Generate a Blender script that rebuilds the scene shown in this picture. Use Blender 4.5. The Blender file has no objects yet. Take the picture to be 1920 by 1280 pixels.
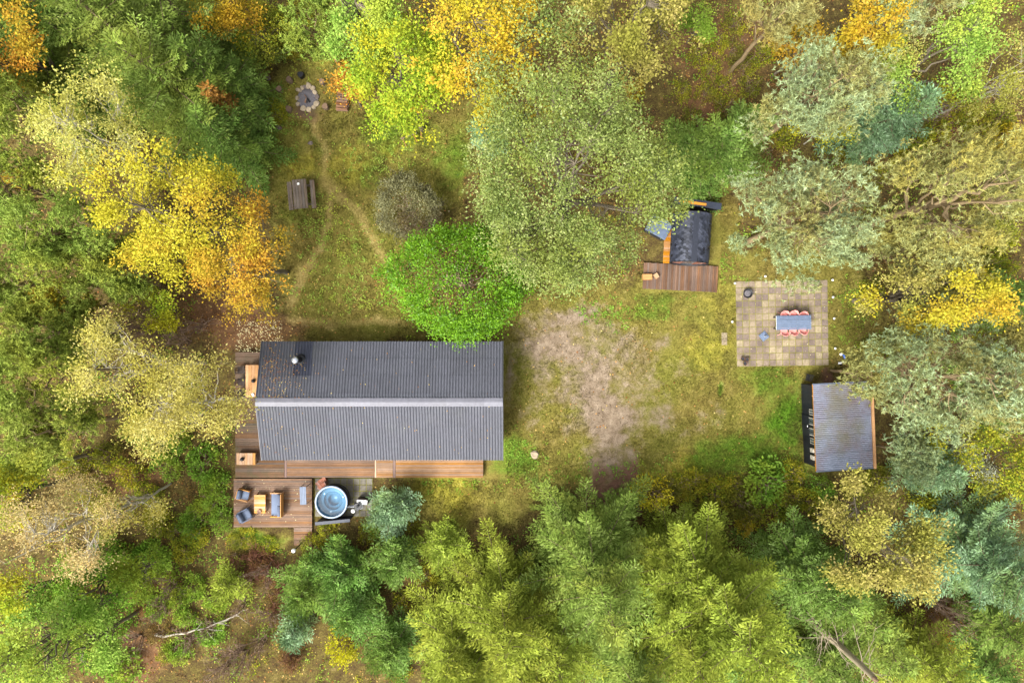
import bpy, math, random
import numpy as np
from mathutils import Vector, Matrix

# ------------------------------------------------------------------ camera, sky, sun, exposure
H = 44.0          # flying height of the camera in metres
F = 1280.0        # focal length in photograph pixels (24 mm on 36 mm sensor, 1920 px wide)
S = bpy.context.scene
C = S.collection
R = math.radians
cam = bpy.data.cameras.new('camera'); cam.lens = 24; cam.sensor_width = 36
cam.clip_start = 0.5; cam.clip_end = 2000
camo = bpy.data.objects.new('camera', cam); C.objects.link(camo)
camo.location = (0, 0, H); camo.rotation_euler = (0, 0, 0)
S.camera = camo
S.render.resolution_x, S.render.resolution_y = 1024, 682

SUN_EL, SUN_AZ = 53.0, 222.0      # soft light through cloud, from the lower left of the picture
w = bpy.data.worlds.new('World'); S.world = w; w.use_nodes = True
nt = w.node_tree; bg = nt.nodes['Background']
sky = nt.nodes.new('ShaderNodeTexSky'); sky.sky_type = 'NISHITA'; sky.sun_disc = False
sky.sun_elevation = R(SUN_EL); sky.sun_rotation = R(SUN_AZ)
sky.air_density = 1.0; sky.dust_density = 6.0; sky.ozone_density = 0.6; sky.altitude = 50
hsv = nt.nodes.new('ShaderNodeHueSaturation'); hsv.inputs['Saturation'].default_value = 0.22
nt.links.new(sky.outputs[0], hsv.inputs['Color']); nt.links.new(hsv.outputs[0], bg.inputs['Color'])
bg.inputs['Strength'].default_value = 0.125
sun = bpy.data.lights.new('sun', 'SUN'); sun.energy = 1.5; sun.angle = R(20); sun.color = (1.0, 0.96, 0.9)
suno = bpy.data.objects.new('sun', sun); C.objects.link(suno)
az = R(SUN_AZ); el = R(SUN_EL)
sd = Vector((math.sin(az) * math.cos(el), math.cos(az) * math.cos(el), math.sin(el)))
suno.rotation_euler = sd.to_track_quat('Z', 'Y').to_euler()
suno.location = (-30, -30, 60)
S.view_settings.view_transform = 'Standard'; S.view_settings.look = 'None'
S.view_settings.exposure = 1.65; S.view_settings.gamma = 1
S.cycles.max_bounces = 7; S.cycles.diffuse_bounces = 4; S.cycles.transmission_bounces = 5
S.cycles.transparent_max_bounces = 4; S.cycles.use_denoising = True

# ------------------------------------------------------------------ helpers
def at(px, py, z=0.0):
    """photograph pixel at a known height -> point"""
    k = (H - z) / F
    return Vector(((px - 960) * k, -(py - 640) * k, z))

def mpp(z=0.0):
    return (H - z) / F

def lin(c, k=1.0):
    o = []
    for v in c[:3]:
        v = v / 255.0
        v = v / 12.92 if v <= 0.04045 else ((v + 0.055) / 1.055) ** 2.4
        o.append(v * k)
    return (*o, 1.0)

class MB:
    def __init__(s): s.v = []; s.f = []
    def add(s, vs, fs):
        b = len(s.v); s.v += [tuple(x) for x in vs]; s.f += [tuple(i + b for i in f) for f in fs]; return s
    def box(s, c, d, rz=0.0, m=None, bev=0.0):
        x, y, z = d[0] / 2, d[1] / 2, d[2] / 2
        if bev > 0:
            b = min(bev, x * .9, y * .9, z * .9)
            vs = []
            for sz in (-1, 1):
                for (sx, sy) in ((-1, -1), (1, -1), (1, 1), (-1, 1)):
                    vs.append((sx * (x - b), sy * (y - b), sz * z))
            for sz in (-1, 1):
                for (sx, sy) in ((-1, -1), (1, -1), (1, 1), (-1, 1)):
                    vs.append((sx * x, sy * y, sz * (z - b)))
            fs = [(3, 2, 1, 0), (4, 5, 6, 7)]
            for i in range(4):
                j = (i + 1) % 4
                fs += [(i, j, 8 + j, 8 + i), (8 + i, 8 + j, 12 + j, 12 + i), (12 + i, 12 + j, 4 + j, 4 + i)]
        else:
            vs = [(-x, -y, -z), (x, -y, -z), (x, y, -z), (-x, y, -z), (-x, -y, z), (x, -y, z), (x, y, z), (-x, y, z)]
            fs = [(3, 2, 1, 0), (4, 5, 6, 7), (0, 1, 5, 4), (1, 2, 6, 5), (2, 3, 7, 6), (3, 0, 4, 7)]
        M = Matrix.Translation(Vector(c)) @ Matrix.Rotation(rz, 4, 'Z')
        if m is not None: M = M @ m
        return s.add([M @ Vector(p) for p in vs], fs)
    def tube(s, pts, rad, n=8, cap=True):
        pts = [Vector(p) for p in pts]
        if not isinstance(rad, (list, tuple)): rad = [rad] * len(pts)
        rings = []
        for i, p in enumerate(pts):
            t = (pts[min(i + 1, len(pts) - 1)] - pts[max(i - 1, 0)]).normalized()
            a = Vector((0, 0, 1)) if abs(t.z) < .9 else Vector((1, 0, 0))
            u = t.cross(a).normalized(); v = t.cross(u)
            rings.append([p + (u * math.cos(2 * math.pi * k / n) + v * math.sin(2 * math.pi * k / n)) * rad[i] for k in range(n)])
        vs = [q for r_ in rings for q in r_]; fs = []
        for i in range(len(pts) - 1):
            for k in range(n):
                fs.append((i * n + k, i * n + (k + 1) % n, (i + 1) * n + (k + 1) % n, (i + 1) * n + k))
        if cap:
            fs.append(tuple(range(n - 1, -1, -1))); fs.append(tuple((len(pts) - 1) * n + k for k in range(n)))
        return s.add(vs, fs)
    def lathe(s, prof, n=24, c=(0, 0, 0), cap=False):
        vs = []; fs = []
        for (r, z) in prof:
            for k in range(n):
                a = 2 * math.pi * k / n
                vs.append((c[0] + r * math.cos(a), c[1] + r * math.sin(a), c[2] + z))
        for i in range(len(prof) - 1):
            for k in range(n):
                fs.append((i * n + k, i * n + (k + 1) % n, (i + 1) * n + (k + 1) % n, (i + 1) * n + k))
        if cap: fs.append(tuple((len(prof) - 1) * n + k for k in range(n)))
        return s.add(vs, fs)
    def mesh(s, name):
        me = bpy.data.meshes.new(name); me.from_pydata(s.v, [], s.f); me.update(); return me
    def build(s, name, mat, parent=None, smooth=False):
        me = s.mesh(name)
        if smooth:
            for p in me.polygons: p.use_smooth = True
        return link(name, me, mat, parent)

def link(name, me, mat, parent=None):
    o = bpy.data.objects.new(name, me); C.objects.link(o)
    if mat is not None and not me.materials: me.materials.append(mat)
    if parent: o.parent = parent
    return o

def thing(name, label, cat, loc=(0, 0, 0), rz=0.0, group=None):
    o = bpy.data.objects.new(name, None); C.objects.link(o); o.location = loc; o.rotation_euler = (0, 0, rz)
    o.empty_display_size = .2
    return tag(o, label, cat, group)

def tag(o, label=None, cat=None, group=None, kind=None):
    if label: o['label'] = label
    if cat: o['category'] = cat
    if group: o['group'] = group
    if kind: o['kind'] = kind
    return o

def npmesh(name, V, Fc, attrs=None):
    me = bpy.data.meshes.new(name)
    V = np.ascontiguousarray(V, dtype=np.float32); Fc = np.ascontiguousarray(Fc, dtype=np.int32)
    me.vertices.add(len(V)); me.vertices.foreach_set('co', V.ravel())
    k = Fc.shape[1]
    me.loops.add(Fc.size); me.loops.foreach_set('vertex_index', Fc.ravel())
    me.polygons.add(len(Fc)); me.polygons.foreach_set('loop_start', np.arange(len(Fc), dtype=np.int32) * k)
    me.update(calc_edges=True)
    for an, av in (attrs or {}).items():
        a = me.attributes.new(an, 'FLOAT', 'POINT'); a.data.foreach_set('value', np.ascontiguousarray(av, dtype=np.float32))
    return me

# ------------------------------------------------------------------ materials
def newmat(name):
    m = bpy.data.materials.new(name); m.use_nodes = True
    nt = m.node_tree; b = nt.nodes['Principled BSDF']
    return m, nt, b

def ramp(nt, stops, interp='LINEAR'):
    r = nt.nodes.new('ShaderNodeValToRGB'); cr = r.color_ramp; cr.interpolation = interp
    while len(cr.elements) > 1: cr.elements.remove(cr.elements[-1])
    cr.elements[0].position = stops[0][0]; cr.elements[0].color = stops[0][1]
    for p, c in stops[1:]:
        e = cr.elements.new(p); e.color = c
    return r

def noise(nt, scale, detail=4.0, rough=.6, coord=None, dist=0.0):
    n = nt.nodes.new('ShaderNodeTexNoise'); n.inputs['Scale'].default_value = scale
    n.inputs['Detail'].default_value = detail; n.inputs['Roughness'].default_value = rough
    n.inputs['Distortion'].default_value = dist
    if coord is not None: nt.links.new(coord, n.inputs['Vector'])
    return n

def mixc(nt, a, b, fac, mode='MIX'):
    m = nt.nodes.new('ShaderNodeMix'); m.data_type = 'RGBA'; m.blend_type = mode
    for sock, val in ((m.inputs[0], fac), (m.inputs[6], a), (m.inputs[7], b)):
        if hasattr(val, 'is_output'): nt.links.new(val, sock)
        else: sock.default_value = val
    return m.outputs[2]

def maths(nt, op, a, b=None, clamp=False):
    m = nt.nodes.new('ShaderNodeMath'); m.operation = op; m.use_clamp = clamp
    for sock, val in ((m.inputs[0], a), (m.inputs[1], b)):
        if val is None: continue
        if hasattr(val, 'is_output'): nt.links.new(val, sock)
        else: sock.default_value = val
    return m.outputs[0]

def bump(nt, b, height, strength=.3, dist=.02):
    bp = nt.nodes.new('ShaderNodeBump'); bp.inputs['Strength'].default_value = strength; bp.inputs['Distance'].default_value = dist
    nt.links.new(height, bp.inputs['Height']); nt.links.new(bp.outputs[0], b.inputs['Normal'])

def plain(name, c, rough=.6, var=.15, nscale=6.0, metal=0.0, spec=.4, k=1.0, objvar=0.0, stretch=None, bmp=0.0, grime=None):
    """painted / cast surface: one colour broken up by noise, wear and per-piece tone"""
    m, nt, b = newmat(name)
    tc = nt.nodes.new('ShaderNodeTexCoord'); co = tc.outputs['Object']
    if stretch:
        mp = nt.nodes.new('ShaderNodeMapping'); mp.inputs['Scale'].default_value = stretch
        nt.links.new(co, mp.inputs['Vector']); co = mp.outputs[0]
    n = noise(nt, nscale, 5, .65, co)
    c0 = lin(c, k * (1 - var)); c1 = lin(c, k * (1 + var))
    r = ramp(nt, [(.25, c0), (.75, c1)]); nt.links.new(n.outputs['Fac'], r.inputs[0])
    col = r.outputs[0]
    if grime:
        gn = noise(nt, 1.1, 6, .7, tc.outputs['Object'])
        gr = ramp(nt, [(.5, (0, 0, 0, 1)), (.72, (1, 1, 1, 1))]); nt.links.new(gn.outputs['Fac'], gr.inputs[0])
        col = mixc(nt, col, lin(grime, k), gr.outputs[0])
    if objvar:
        oi = nt.nodes.new('ShaderNodeObjectInfo')
        v = maths(nt, 'MULTIPLY_ADD', oi.outputs['Random'], 2 * objvar); v.node.inputs[2].default_value = 1 - objvar
        h = nt.nodes.new('ShaderNodeHueSaturation'); nt.links.new(v, h.inputs['Value']); nt.links.new(col, h.inputs['Color'])
        col = h.outputs[0]
    nt.links.new(col, b.inputs['Base Color'])
    b.inputs['Roughness'].default_value = rough; b.inputs['Metallic'].default_value = metal
    b.inputs['Specular IOR Level'].default_value = spec
    if bmp: bump(nt, b, n.outputs['Fac'], bmp, .02)
    return m

def wood(name, cols, rough=.6, axis='X', grain=1.0, objvar=.22, k=1.0, algae=None):
    m, nt, b = newmat(name)
    tc = nt.nodes.new('ShaderNodeTexCoord'); oi = nt.nodes.new('ShaderNodeObjectInfo')
    mp = nt.nodes.new('ShaderNodeMapping')
    mp.inputs['Scale'].default_value = (1.2, 26, 26) if axis == 'X' else (26, 1.2, 26)
    addv = nt.nodes.new('ShaderNodeVectorMath'); addv.operation = 'ADD'
    sc = nt.nodes.new('ShaderNodeVectorMath'); sc.operation = 'SCALE'; sc.inputs[0].default_value = (7, 3, 5)
    nt.links.new(oi.outputs['Random'], sc.inputs['Scale'])
    nt.links.new(tc.outputs['Object'], addv.inputs[0]); nt.links.new(sc.outputs[0], addv.inputs[1])
    nt.links.new(addv.outputs[0], mp.inputs['Vector'])
    n = noise(nt, 1.0, 5, .7, mp.outputs[0], .6)
    r = ramp(nt, [(.2, lin(cols[0], k)), (.5, lin(cols[1], k)), (.85, lin(cols[2], k))]); nt.links.new(n.outputs['Fac'], r.inputs[0])
    col = r.outputs[0]
    big = noise(nt, .55, 4, .6, None)
    geo = nt.nodes.new('ShaderNodeNewGeometry'); nt.links.new(geo.outputs['Position'], big.inputs['Vector'])
    br = ramp(nt, [(.35, (.72, .7, .7, 1)), (.65, (1.12, 1.1, 1.08, 1))]); nt.links.new(big.outputs['Fac'], br.inputs[0])
    col = mixc(nt, col, br.outputs[0], 1.0, 'MULTIPLY')
    if algae:
        al = noise(nt, .8, 6, .7, geo.outputs['Position'])
        ar = ramp(nt, [(.5, (0, 0, 0, 1)), (.66, (.8, .8, .8, 1))]); nt.links.new(al.outputs['Fac'], ar.inputs[0])
        col = mixc(nt, col, lin(algae, k), ar.outputs[0])
    v = maths(nt, 'MULTIPLY_ADD', oi.outputs['Random'], 2 * objvar); v.node.inputs[2].default_value = 1 - objvar
    h = nt.nodes.new('ShaderNodeHueSaturation'); nt.links.new(v, h.inputs['Value']); nt.links.new(col, h.inputs['Color'])
    hr = maths(nt, 'FRACT', maths(nt, 'MULTIPLY', oi.outputs['Random'], 17.31))
    hu = maths(nt, 'MULTIPLY_ADD', hr, .5); hu.node.inputs[2].default_value = .72
    nt.links.new(hu, h.inputs['Saturation'])
    nt.links.new(h.outputs[0], b.inputs['Base Color']); b.inputs['Roughness'].default_value = rough
    b.inputs['Specular IOR Level'].default_value = .3
    bump(nt, b, n.outputs['Fac'], .25, .01)
    return m

LEAFK = 0.8
def soft(c, a=.08):
    g = .3 * c[0] + .6 * c[1] + .1 * c[2]
    o = [v * (1 - a) + g * a for v in c]
    return (o[0] * .97, min(255, o[1] * 1.03), o[2])
def leafmat(name, cols, tint=None, trans=.3, gloss=0.0, k=None, islands=True):
    """foliage: every leaf takes its own tone from the palette, whole sprays drift towards the tint"""
    k = LEAFK if k is None else k
    m = bpy.data.materials.new(name); m.use_nodes = True; nt = m.node_tree
    for n in list(nt.nodes): nt.nodes.remove(n)
    out = nt.nodes.new('ShaderNodeOutputMaterial')
    g = nt.nodes.new('ShaderNodeNewGeometry'); oi = nt.nodes.new('ShaderNodeObjectInfo')
    n1 = noise(nt, .9, 3, .6, g.outputs['Position'])
    # leaf tone: mostly per leaf, partly per spray
    a = maths(nt, 'MULTIPLY', g.outputs['Random Per Island'], .62)
    bb = maths(nt, 'MULTIPLY_ADD', n1.outputs['Fac'], 1.5); bb.node.inputs[2].default_value = -.56
    t = maths(nt, 'ADD', a, bb, True)
    cols = [soft(c) for c in cols]
    if tint: tint = soft(tint)
    st = [(i / (len(cols) - 1), lin(c, k)) for i, c in enumerate(cols)]
    r = ramp(nt, st); nt.links.new(t, r.inputs[0]); col = r.outputs[0]
    if tint:
        n2 = noise(nt, .38, 3, .55, g.outputs['Position'])
        tr = ramp(nt, [(.48, (0, 0, 0, 1)), (.66, (.85, .85, .85, 1))]); nt.links.new(n2.outputs['Fac'], tr.inputs[0])
        col = mixc(nt, col, lin(tint, k), tr.outputs[0])
    h = nt.nodes.new('ShaderNodeHueSaturation')
    v = maths(nt, 'MULTIPLY_ADD', maths(nt, 'FRACT', maths(nt, 'MULTIPLY', g.outputs['Random Per Island'], 37.7)), .46); v.node.inputs[2].default_value = .77
    nt.links.new(v, h.inputs['Value']); nt.links.new(col, h.inputs['Color'])
    hue = maths(nt, 'MULTIPLY_ADD', oi.outputs['Random'], .024); hue.node.inputs[2].default_value = .488
    nt.links.new(hue, h.inputs['Hue']); col = h.outputs[0]
    d = nt.nodes.new('ShaderNodeBsdfDiffuse'); nt.links.new(col, d.inputs['Color'])
    tl = nt.nodes.new('ShaderNodeBsdfTranslucent'); nt.links.new(col, tl.inputs['Color'])
    mx = nt.nodes.new('ShaderNodeMixShader'); mx.inputs[0].default_value = trans
    nt.links.new(d.outputs[0], mx.inputs[1]); nt.links.new(tl.outputs[0], mx.inputs[2])
    sh = mx.outputs[0]
    if gloss:
        gl = nt.nodes.new('ShaderNodeBsdfGlossy'); gl.inputs['Roughness'].default_value = .42
        gl.inputs['Color'].default_value = (.9, .95, 1, 1)
        m2 = nt.nodes.new('ShaderNodeMixShader'); m2.inputs[0].default_value = gloss
        nt.links.new(sh, m2.inputs[1]); nt.links.new(gl.outputs[0], m2.inputs[2]); sh = m2.outputs[0]
    nt.links.new(sh, out.inputs['Surface'])
    return m

L = {
 'oak':     leafmat('leaf_grey_oak', [(84,96,36),(112,124,52),(138,148,70),(160,164,88),(186,180,116)], (146, 148, 54), gloss=.012),
 'yoak':    leafmat('leaf_yellow_oak', [(148,140,30),(192,172,38),(212,188,52),(224,198,68),(226,178,54)], (222, 170, 52)),
 'orange':  leafmat('leaf_orange', [(184,138,36),(206,150,46),(222,166,56),(216,136,40),(232,188,84)], (204,176,50)),
 'limeoak': leafmat('leaf_lime_oak', [(116,140,34),(150,166,40),(176,184,48),(196,190,54),(210,186,50)], (206,180,40)),
 'lime':    leafmat('leaf_lime', [(120,150,52),(150,172,66),(172,188,80),(190,198,92)], (200,196,70)),
 'gold':    leafmat('leaf_gold', [(190,146,30),(212,168,36),(224,184,54),(216,156,48),(230,196,84)], (196, 178, 44)),
 'tan':     leafmat('leaf_tan_oak', [(122,112,44),(156,142,62),(182,162,82),(196,172,92),(214,184,116)], (168,160,64)),
 'birch':   leafmat('leaf_birch', [(172,152,62),(206,184,88),(222,200,112),(230,210,136)], (204,186,74), trans=.4),
 'dry':     leafmat('leaf_dry_birch', [(178,142,76),(208,172,104),(222,192,132),(206,184,92)], (212,186,120), trans=.3),
 'pine':    leafmat('needle_pine', [(114,110,60),(142,142,86),(158,164,110),(170,180,132),(184,194,152)], (164, 146, 74), trans=.16, gloss=.012),
 'pineold': leafmat('needle_olive_pine', [(138,122,64),(162,148,80),(176,166,100),(184,180,122)], (184, 158, 74), trans=.16),
 'ypine':   leafmat('needle_bushy_pine', [(112,124,44),(140,150,58),(162,170,72),(182,186,92)], (178, 170, 62), trans=.16),
 'spruce':  leafmat('needle_spruce', [(84,102,36),(114,132,52),(140,156,68),(168,180,94)], (146, 150, 60), trans=.16),
 'dspruce': leafmat('needle_dark_spruce', [(76,100,38),(104,130,54),(130,154,70),(156,176,90)], (126, 142, 54), trans=.16),
 'larch':   leafmat('needle_yellow_spruce', [(106,112,32),(136,144,46),(162,168,58),(188,190,84)], (168, 164, 58), trans=.16),
 'blue':    leafmat('needle_blue_spruce', [(86,112,70),(114,142,96),(142,168,124),(176,196,160)], (120, 140, 72), trans=.16, gloss=.012),
 'ygreen':  leafmat('needle_young_pine', [(78,104,36),(104,132,52),(130,156,74),(156,178,102)], (124, 140, 52), trans=.16),
 'holly':   leafmat('leaf_bright_green', [(68,100,8),(96,134,14),(124,162,24),(152,184,46)], (104, 140, 16), gloss=.012),
 'rhodo':   leafmat('leaf_grey_bush', [(66,58,38),(112,104,66),(148,140,94),(172,164,118)], (104, 78, 56), gloss=.012),
 'yellow':  leafmat('leaf_yellow_shrub', [(206,186,20),(224,204,36),(234,216,60),(190,184,30)], (206,170,30)),
 'green':   leafmat('leaf_green_shrub', [(98,126,34),(124,156,48),(148,176,62),(170,190,80)], (172, 174, 54)),
 'mixed':   leafmat('leaf_mixed_shrub', [(96,116,32),(146,150,42),(188,172,44),(206,180,50)], (116,110,48)),
 'brown':   leafmat('leaf_brown_shrub', [(108,78,46),(134,96,58),(156,112,66),(126,104,56)], (140,122,56)),
 'rust':    leafmat('needle_rust', [(150,90,40),(178,112,54),(196,134,70)], None, trans=.16),
 'white':   leafmat('leaf_whitish_shrub', [(122,118,70),(160,152,110),(206,202,182),(226,224,212)], (140,128,70)),
 'fallen':  leafmat('leaf_fallen', [(116,70,40),(160,98,56),(190,134,76),(214,170,96),(222,200,130)], None, trans=.15),
 'pale':    leafmat('leaf_pale_fallen', [(200,170,120),(222,206,160),(196,138,90)], None, trans=.1),
}
BARK = {
 'brown': plain('bark_brown', (128, 108, 86), .9, .3, 5, k=.8, stretch=(4, 4, 1), bmp=.5),
 'snag':  plain('bark_dead', (160, 146, 120), .9, .28, 6, k=.8, stretch=(4, 4, 1), bmp=.4),
 'grey':  plain('bark_grey', (112, 102, 84), .9, .28, 6, k=.8, stretch=(4, 4, 1), bmp=.4),
 'birch': plain('bark_birch', (190, 182, 164), .8, .22, 9, k=.8, stretch=(2, 2, 6)),
 'pine':  plain('bark_pine', (142, 122, 88), .9, .28, 6, k=.8, stretch=(4, 4, 1)),
 'twig':  plain('bark_twig', (156, 130, 110), .9, .25, 6, k=.8),
 'red':   plain('bark_heather', (134, 88, 66), .9, .25, 6, k=.8),
}

# ------------------------------------------------------------------ ground
def seg_d(X, Y, ax, ay, bx, by):
    dx, dy = bx - ax, by - ay
    t = np.clip(((X - ax) * dx + (Y - ay) * dy) / (dx * dx + dy * dy + 1e-9), 0, 1)
    return np.hypot(X - ax - t * dx, Y - ay - t * dy)

def vnoise(X, Y, s, seed):
    """cheap value noise on arrays (for terrain and soil patches)"""
    g = np.random.default_rng(seed).random((64, 64))
    x = X / s; y = Y / s
    xi = np.floor(x).astype(int); yi = np.floor(y).astype(int); fx = x - xi; fy = y - yi
    fx = fx * fx * (3 - 2 * fx); fy = fy * fy * (3 - 2 * fy)
    a = g[xi % 64, yi % 64]; b = g[(xi + 1) % 64, yi % 64]; c = g[xi % 64, (yi + 1) % 64]; d = g[(xi + 1) % 64, (yi + 1) % 64]
    return (a * (1 - fx) + b * fx) * (1 - fy) + (c * (1 - fx) + d * fx) * fy

CLEAR = [  # open grass (photograph pixels: x, y, rx, ry)
 (590,210,95,110),(620,330,130,120),(640,500,120,120),(700,600,140,50),(790,300,90,110),(850,230,60,60),(700,420,110,100),
 (1080,720,170,190),(1250,740,260,170),(1300,560,130,60),(1460,600,150,110),(1400,860,150,60),(1180,860,200,60),
 (860,930,150,60),(930,880,80,60),(800,1000,60,40),(500,1010,60,26),(1500,500,120,60),(1600,620,60,90),(1320,640,80,80),(1360,450,40,90)]
SOIL = [(1060,600,70,40,.8),(1050,660,90,50,.9),(1110,720,60,70,.9),(1140,790,65,60,1.),(1120,760,40,60,.9),(1140,860,55,60,.75),(1235,770,50,40,.6),
 (1020,700,40,50,.55),(1160,660,60,50,.6),(1230,640,30,25,.6),(1060,745,30,25,.6),(1180,840,40,60,.6),(950,700,14,60,.7),(1075,800,25,20,.5),(1335,775,30,24,.35),(1120,640,80,60,.55),(1000,620,50,40,.5),(1180,720,50,60,.5),(1210,690,40,40,.45),(1290,690,40,30,.35),(990,770,30,60,.4),(1300,800,60,30,.3)]
DIRT = [(1115,890,18,40,.9),(1165,895,35,40,1.),(1150,925,60,40,.9),(1180,960,30,50,.9),(1545,712,26,26,1.),(577,215,40,26,.8)]
LITTER = [(430,600,110,60,1.),(400,570,90,50,.8),(520,615,90,30,.7),(250,1100,120,90,.6),(240,1220,90,60,1.),(250,890,80,50,.9),
 (1340,180,70,90,.9),(1300,90,90,60,.7),(1380,90,70,60,.7),(1820,230,110,50,.8),(1400,60,60,60,.6),(300,1080,60,80,.6),(1800,1180,110,80,.8),(1440,960,100,40,.5),(1600,700,50,60,.5)]
LUSH = [(1480,790,60,60,1.),(1440,720,60,40,.7),(1400,850,90,50,.8),(1330,860,60,40,.7),(960,850,50,40,.7),(740,250,90,60,.7),(850,300,50,80,.7),
 (560,400,60,30,.4),(1340,742,14,14,1.),(1230,570,60,30,.6),(700,330,40,40,.5),(590,260,30,40,.4),(1230,500,30,30,.4),(1480,880,60,30,.8),(500,1010,60,24,.9)]
YEL = [(b[0], b[1], b[2], b[3], b[4] * .6) for b in [(560,310,45,40,.9),(540,200,40,70,.6),(650,320,60,60,.8),(740,290,40,30,.9),(1290,880,80,40,.9),(830,920,90,40,.9),(1320,660,60,60,.7),(850,960,60,40,.6),(1360,560,60,60,.5),(760,360,40,40,.6),(600,100,70,30,.7),(1240,900,60,40,.8)]]
PATHS = [[(585,215),(605,270),(612,330),(622,372)],[(622,372),(612,410),(598,460),(572,515),(545,570)],[(622,360),(648,372),(690,430),(728,500)],[(545,600),(640,605),(760,604)]]

def px_of(X, Y, z=0.0):
    k = F / (H - z); return 960 + X * k, 640 - Y * k

def masks(X, Y):
    P, Q = px_of(X, Y)
    wob = 34 * (vnoise(X + 50, Y + 90, 1.7, 3) - .5) + 22 * (vnoise(X + 9, Y + 31, .6, 4) - .5)
    wob2 = 34 * (vnoise(X + 70, Y + 10, 1.7, 5) - .5) + 22 * (vnoise(X + 29, Y + 71, .6, 6) - .5)
    P2, Q2 = P + wob, Q + wob2
    def blob(lst, soft=.5):
        m = np.zeros_like(X)
        for b in lst:
            d = np.hypot((P2 - b[0]) / b[2], (Q2 - b[1]) / b[3])
            m = np.maximum(m, np.clip((1.25 - d) / soft, 0, 1) * (b[4] if len(b) > 4 else 1))
        return m
    clear = blob(CLEAR, .45)
    path = np.zeros_like(X)
    for pl in PATHS:
        for a, b in zip(pl[:-1], pl[1:]):
            d = seg_d(P + wob * .45, Q + wob2 * .45, *a, *b)
            path = np.maximum(path, np.clip(1.15 - d / (10.0 + 5 * vnoise(X, Y, 1.4, 21)), 0, 1) * (.45 + .55 * vnoise(X + 5, Y + 5, .9, 22)))
    ash = np.clip(1.4 - np.hypot((P + wob * .3 - 577) / 30, (Q + wob2 * .3 - 196) / 34), 0, 1)
    return dict(clear=clear, soil=blob(SOIL, .9), dirt=blob(DIRT, .6), litter=blob(LITTER, .7), lush=blob(LUSH, .8), yel=blob(YEL, .8), path=path, ash=ash)

def terrain(X, Y):
    P, Q = px_of(X, Y)
    z = .10 * (vnoise(X + 20, Y + 20, 3.1, 11) - .5) + .05 * (vnoise(X + 20, Y + 20, .8, 12) - .5)
    flat = np.zeros_like(X)
    for (x0, x1, y0, y1) in ((1360,1572,505,705),(430,960,620,1030),(1190,1365,360,560),(1490,1660,690,900)):
        d = np.maximum(np.maximum(x0 - P, P - x1), np.maximum(y0 - Q, Q - y1))
        flat = np.maximum(flat, np.clip(1 - d / 30, 0, 1))
    return z * (1 - flat) - .0 * flat

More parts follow.
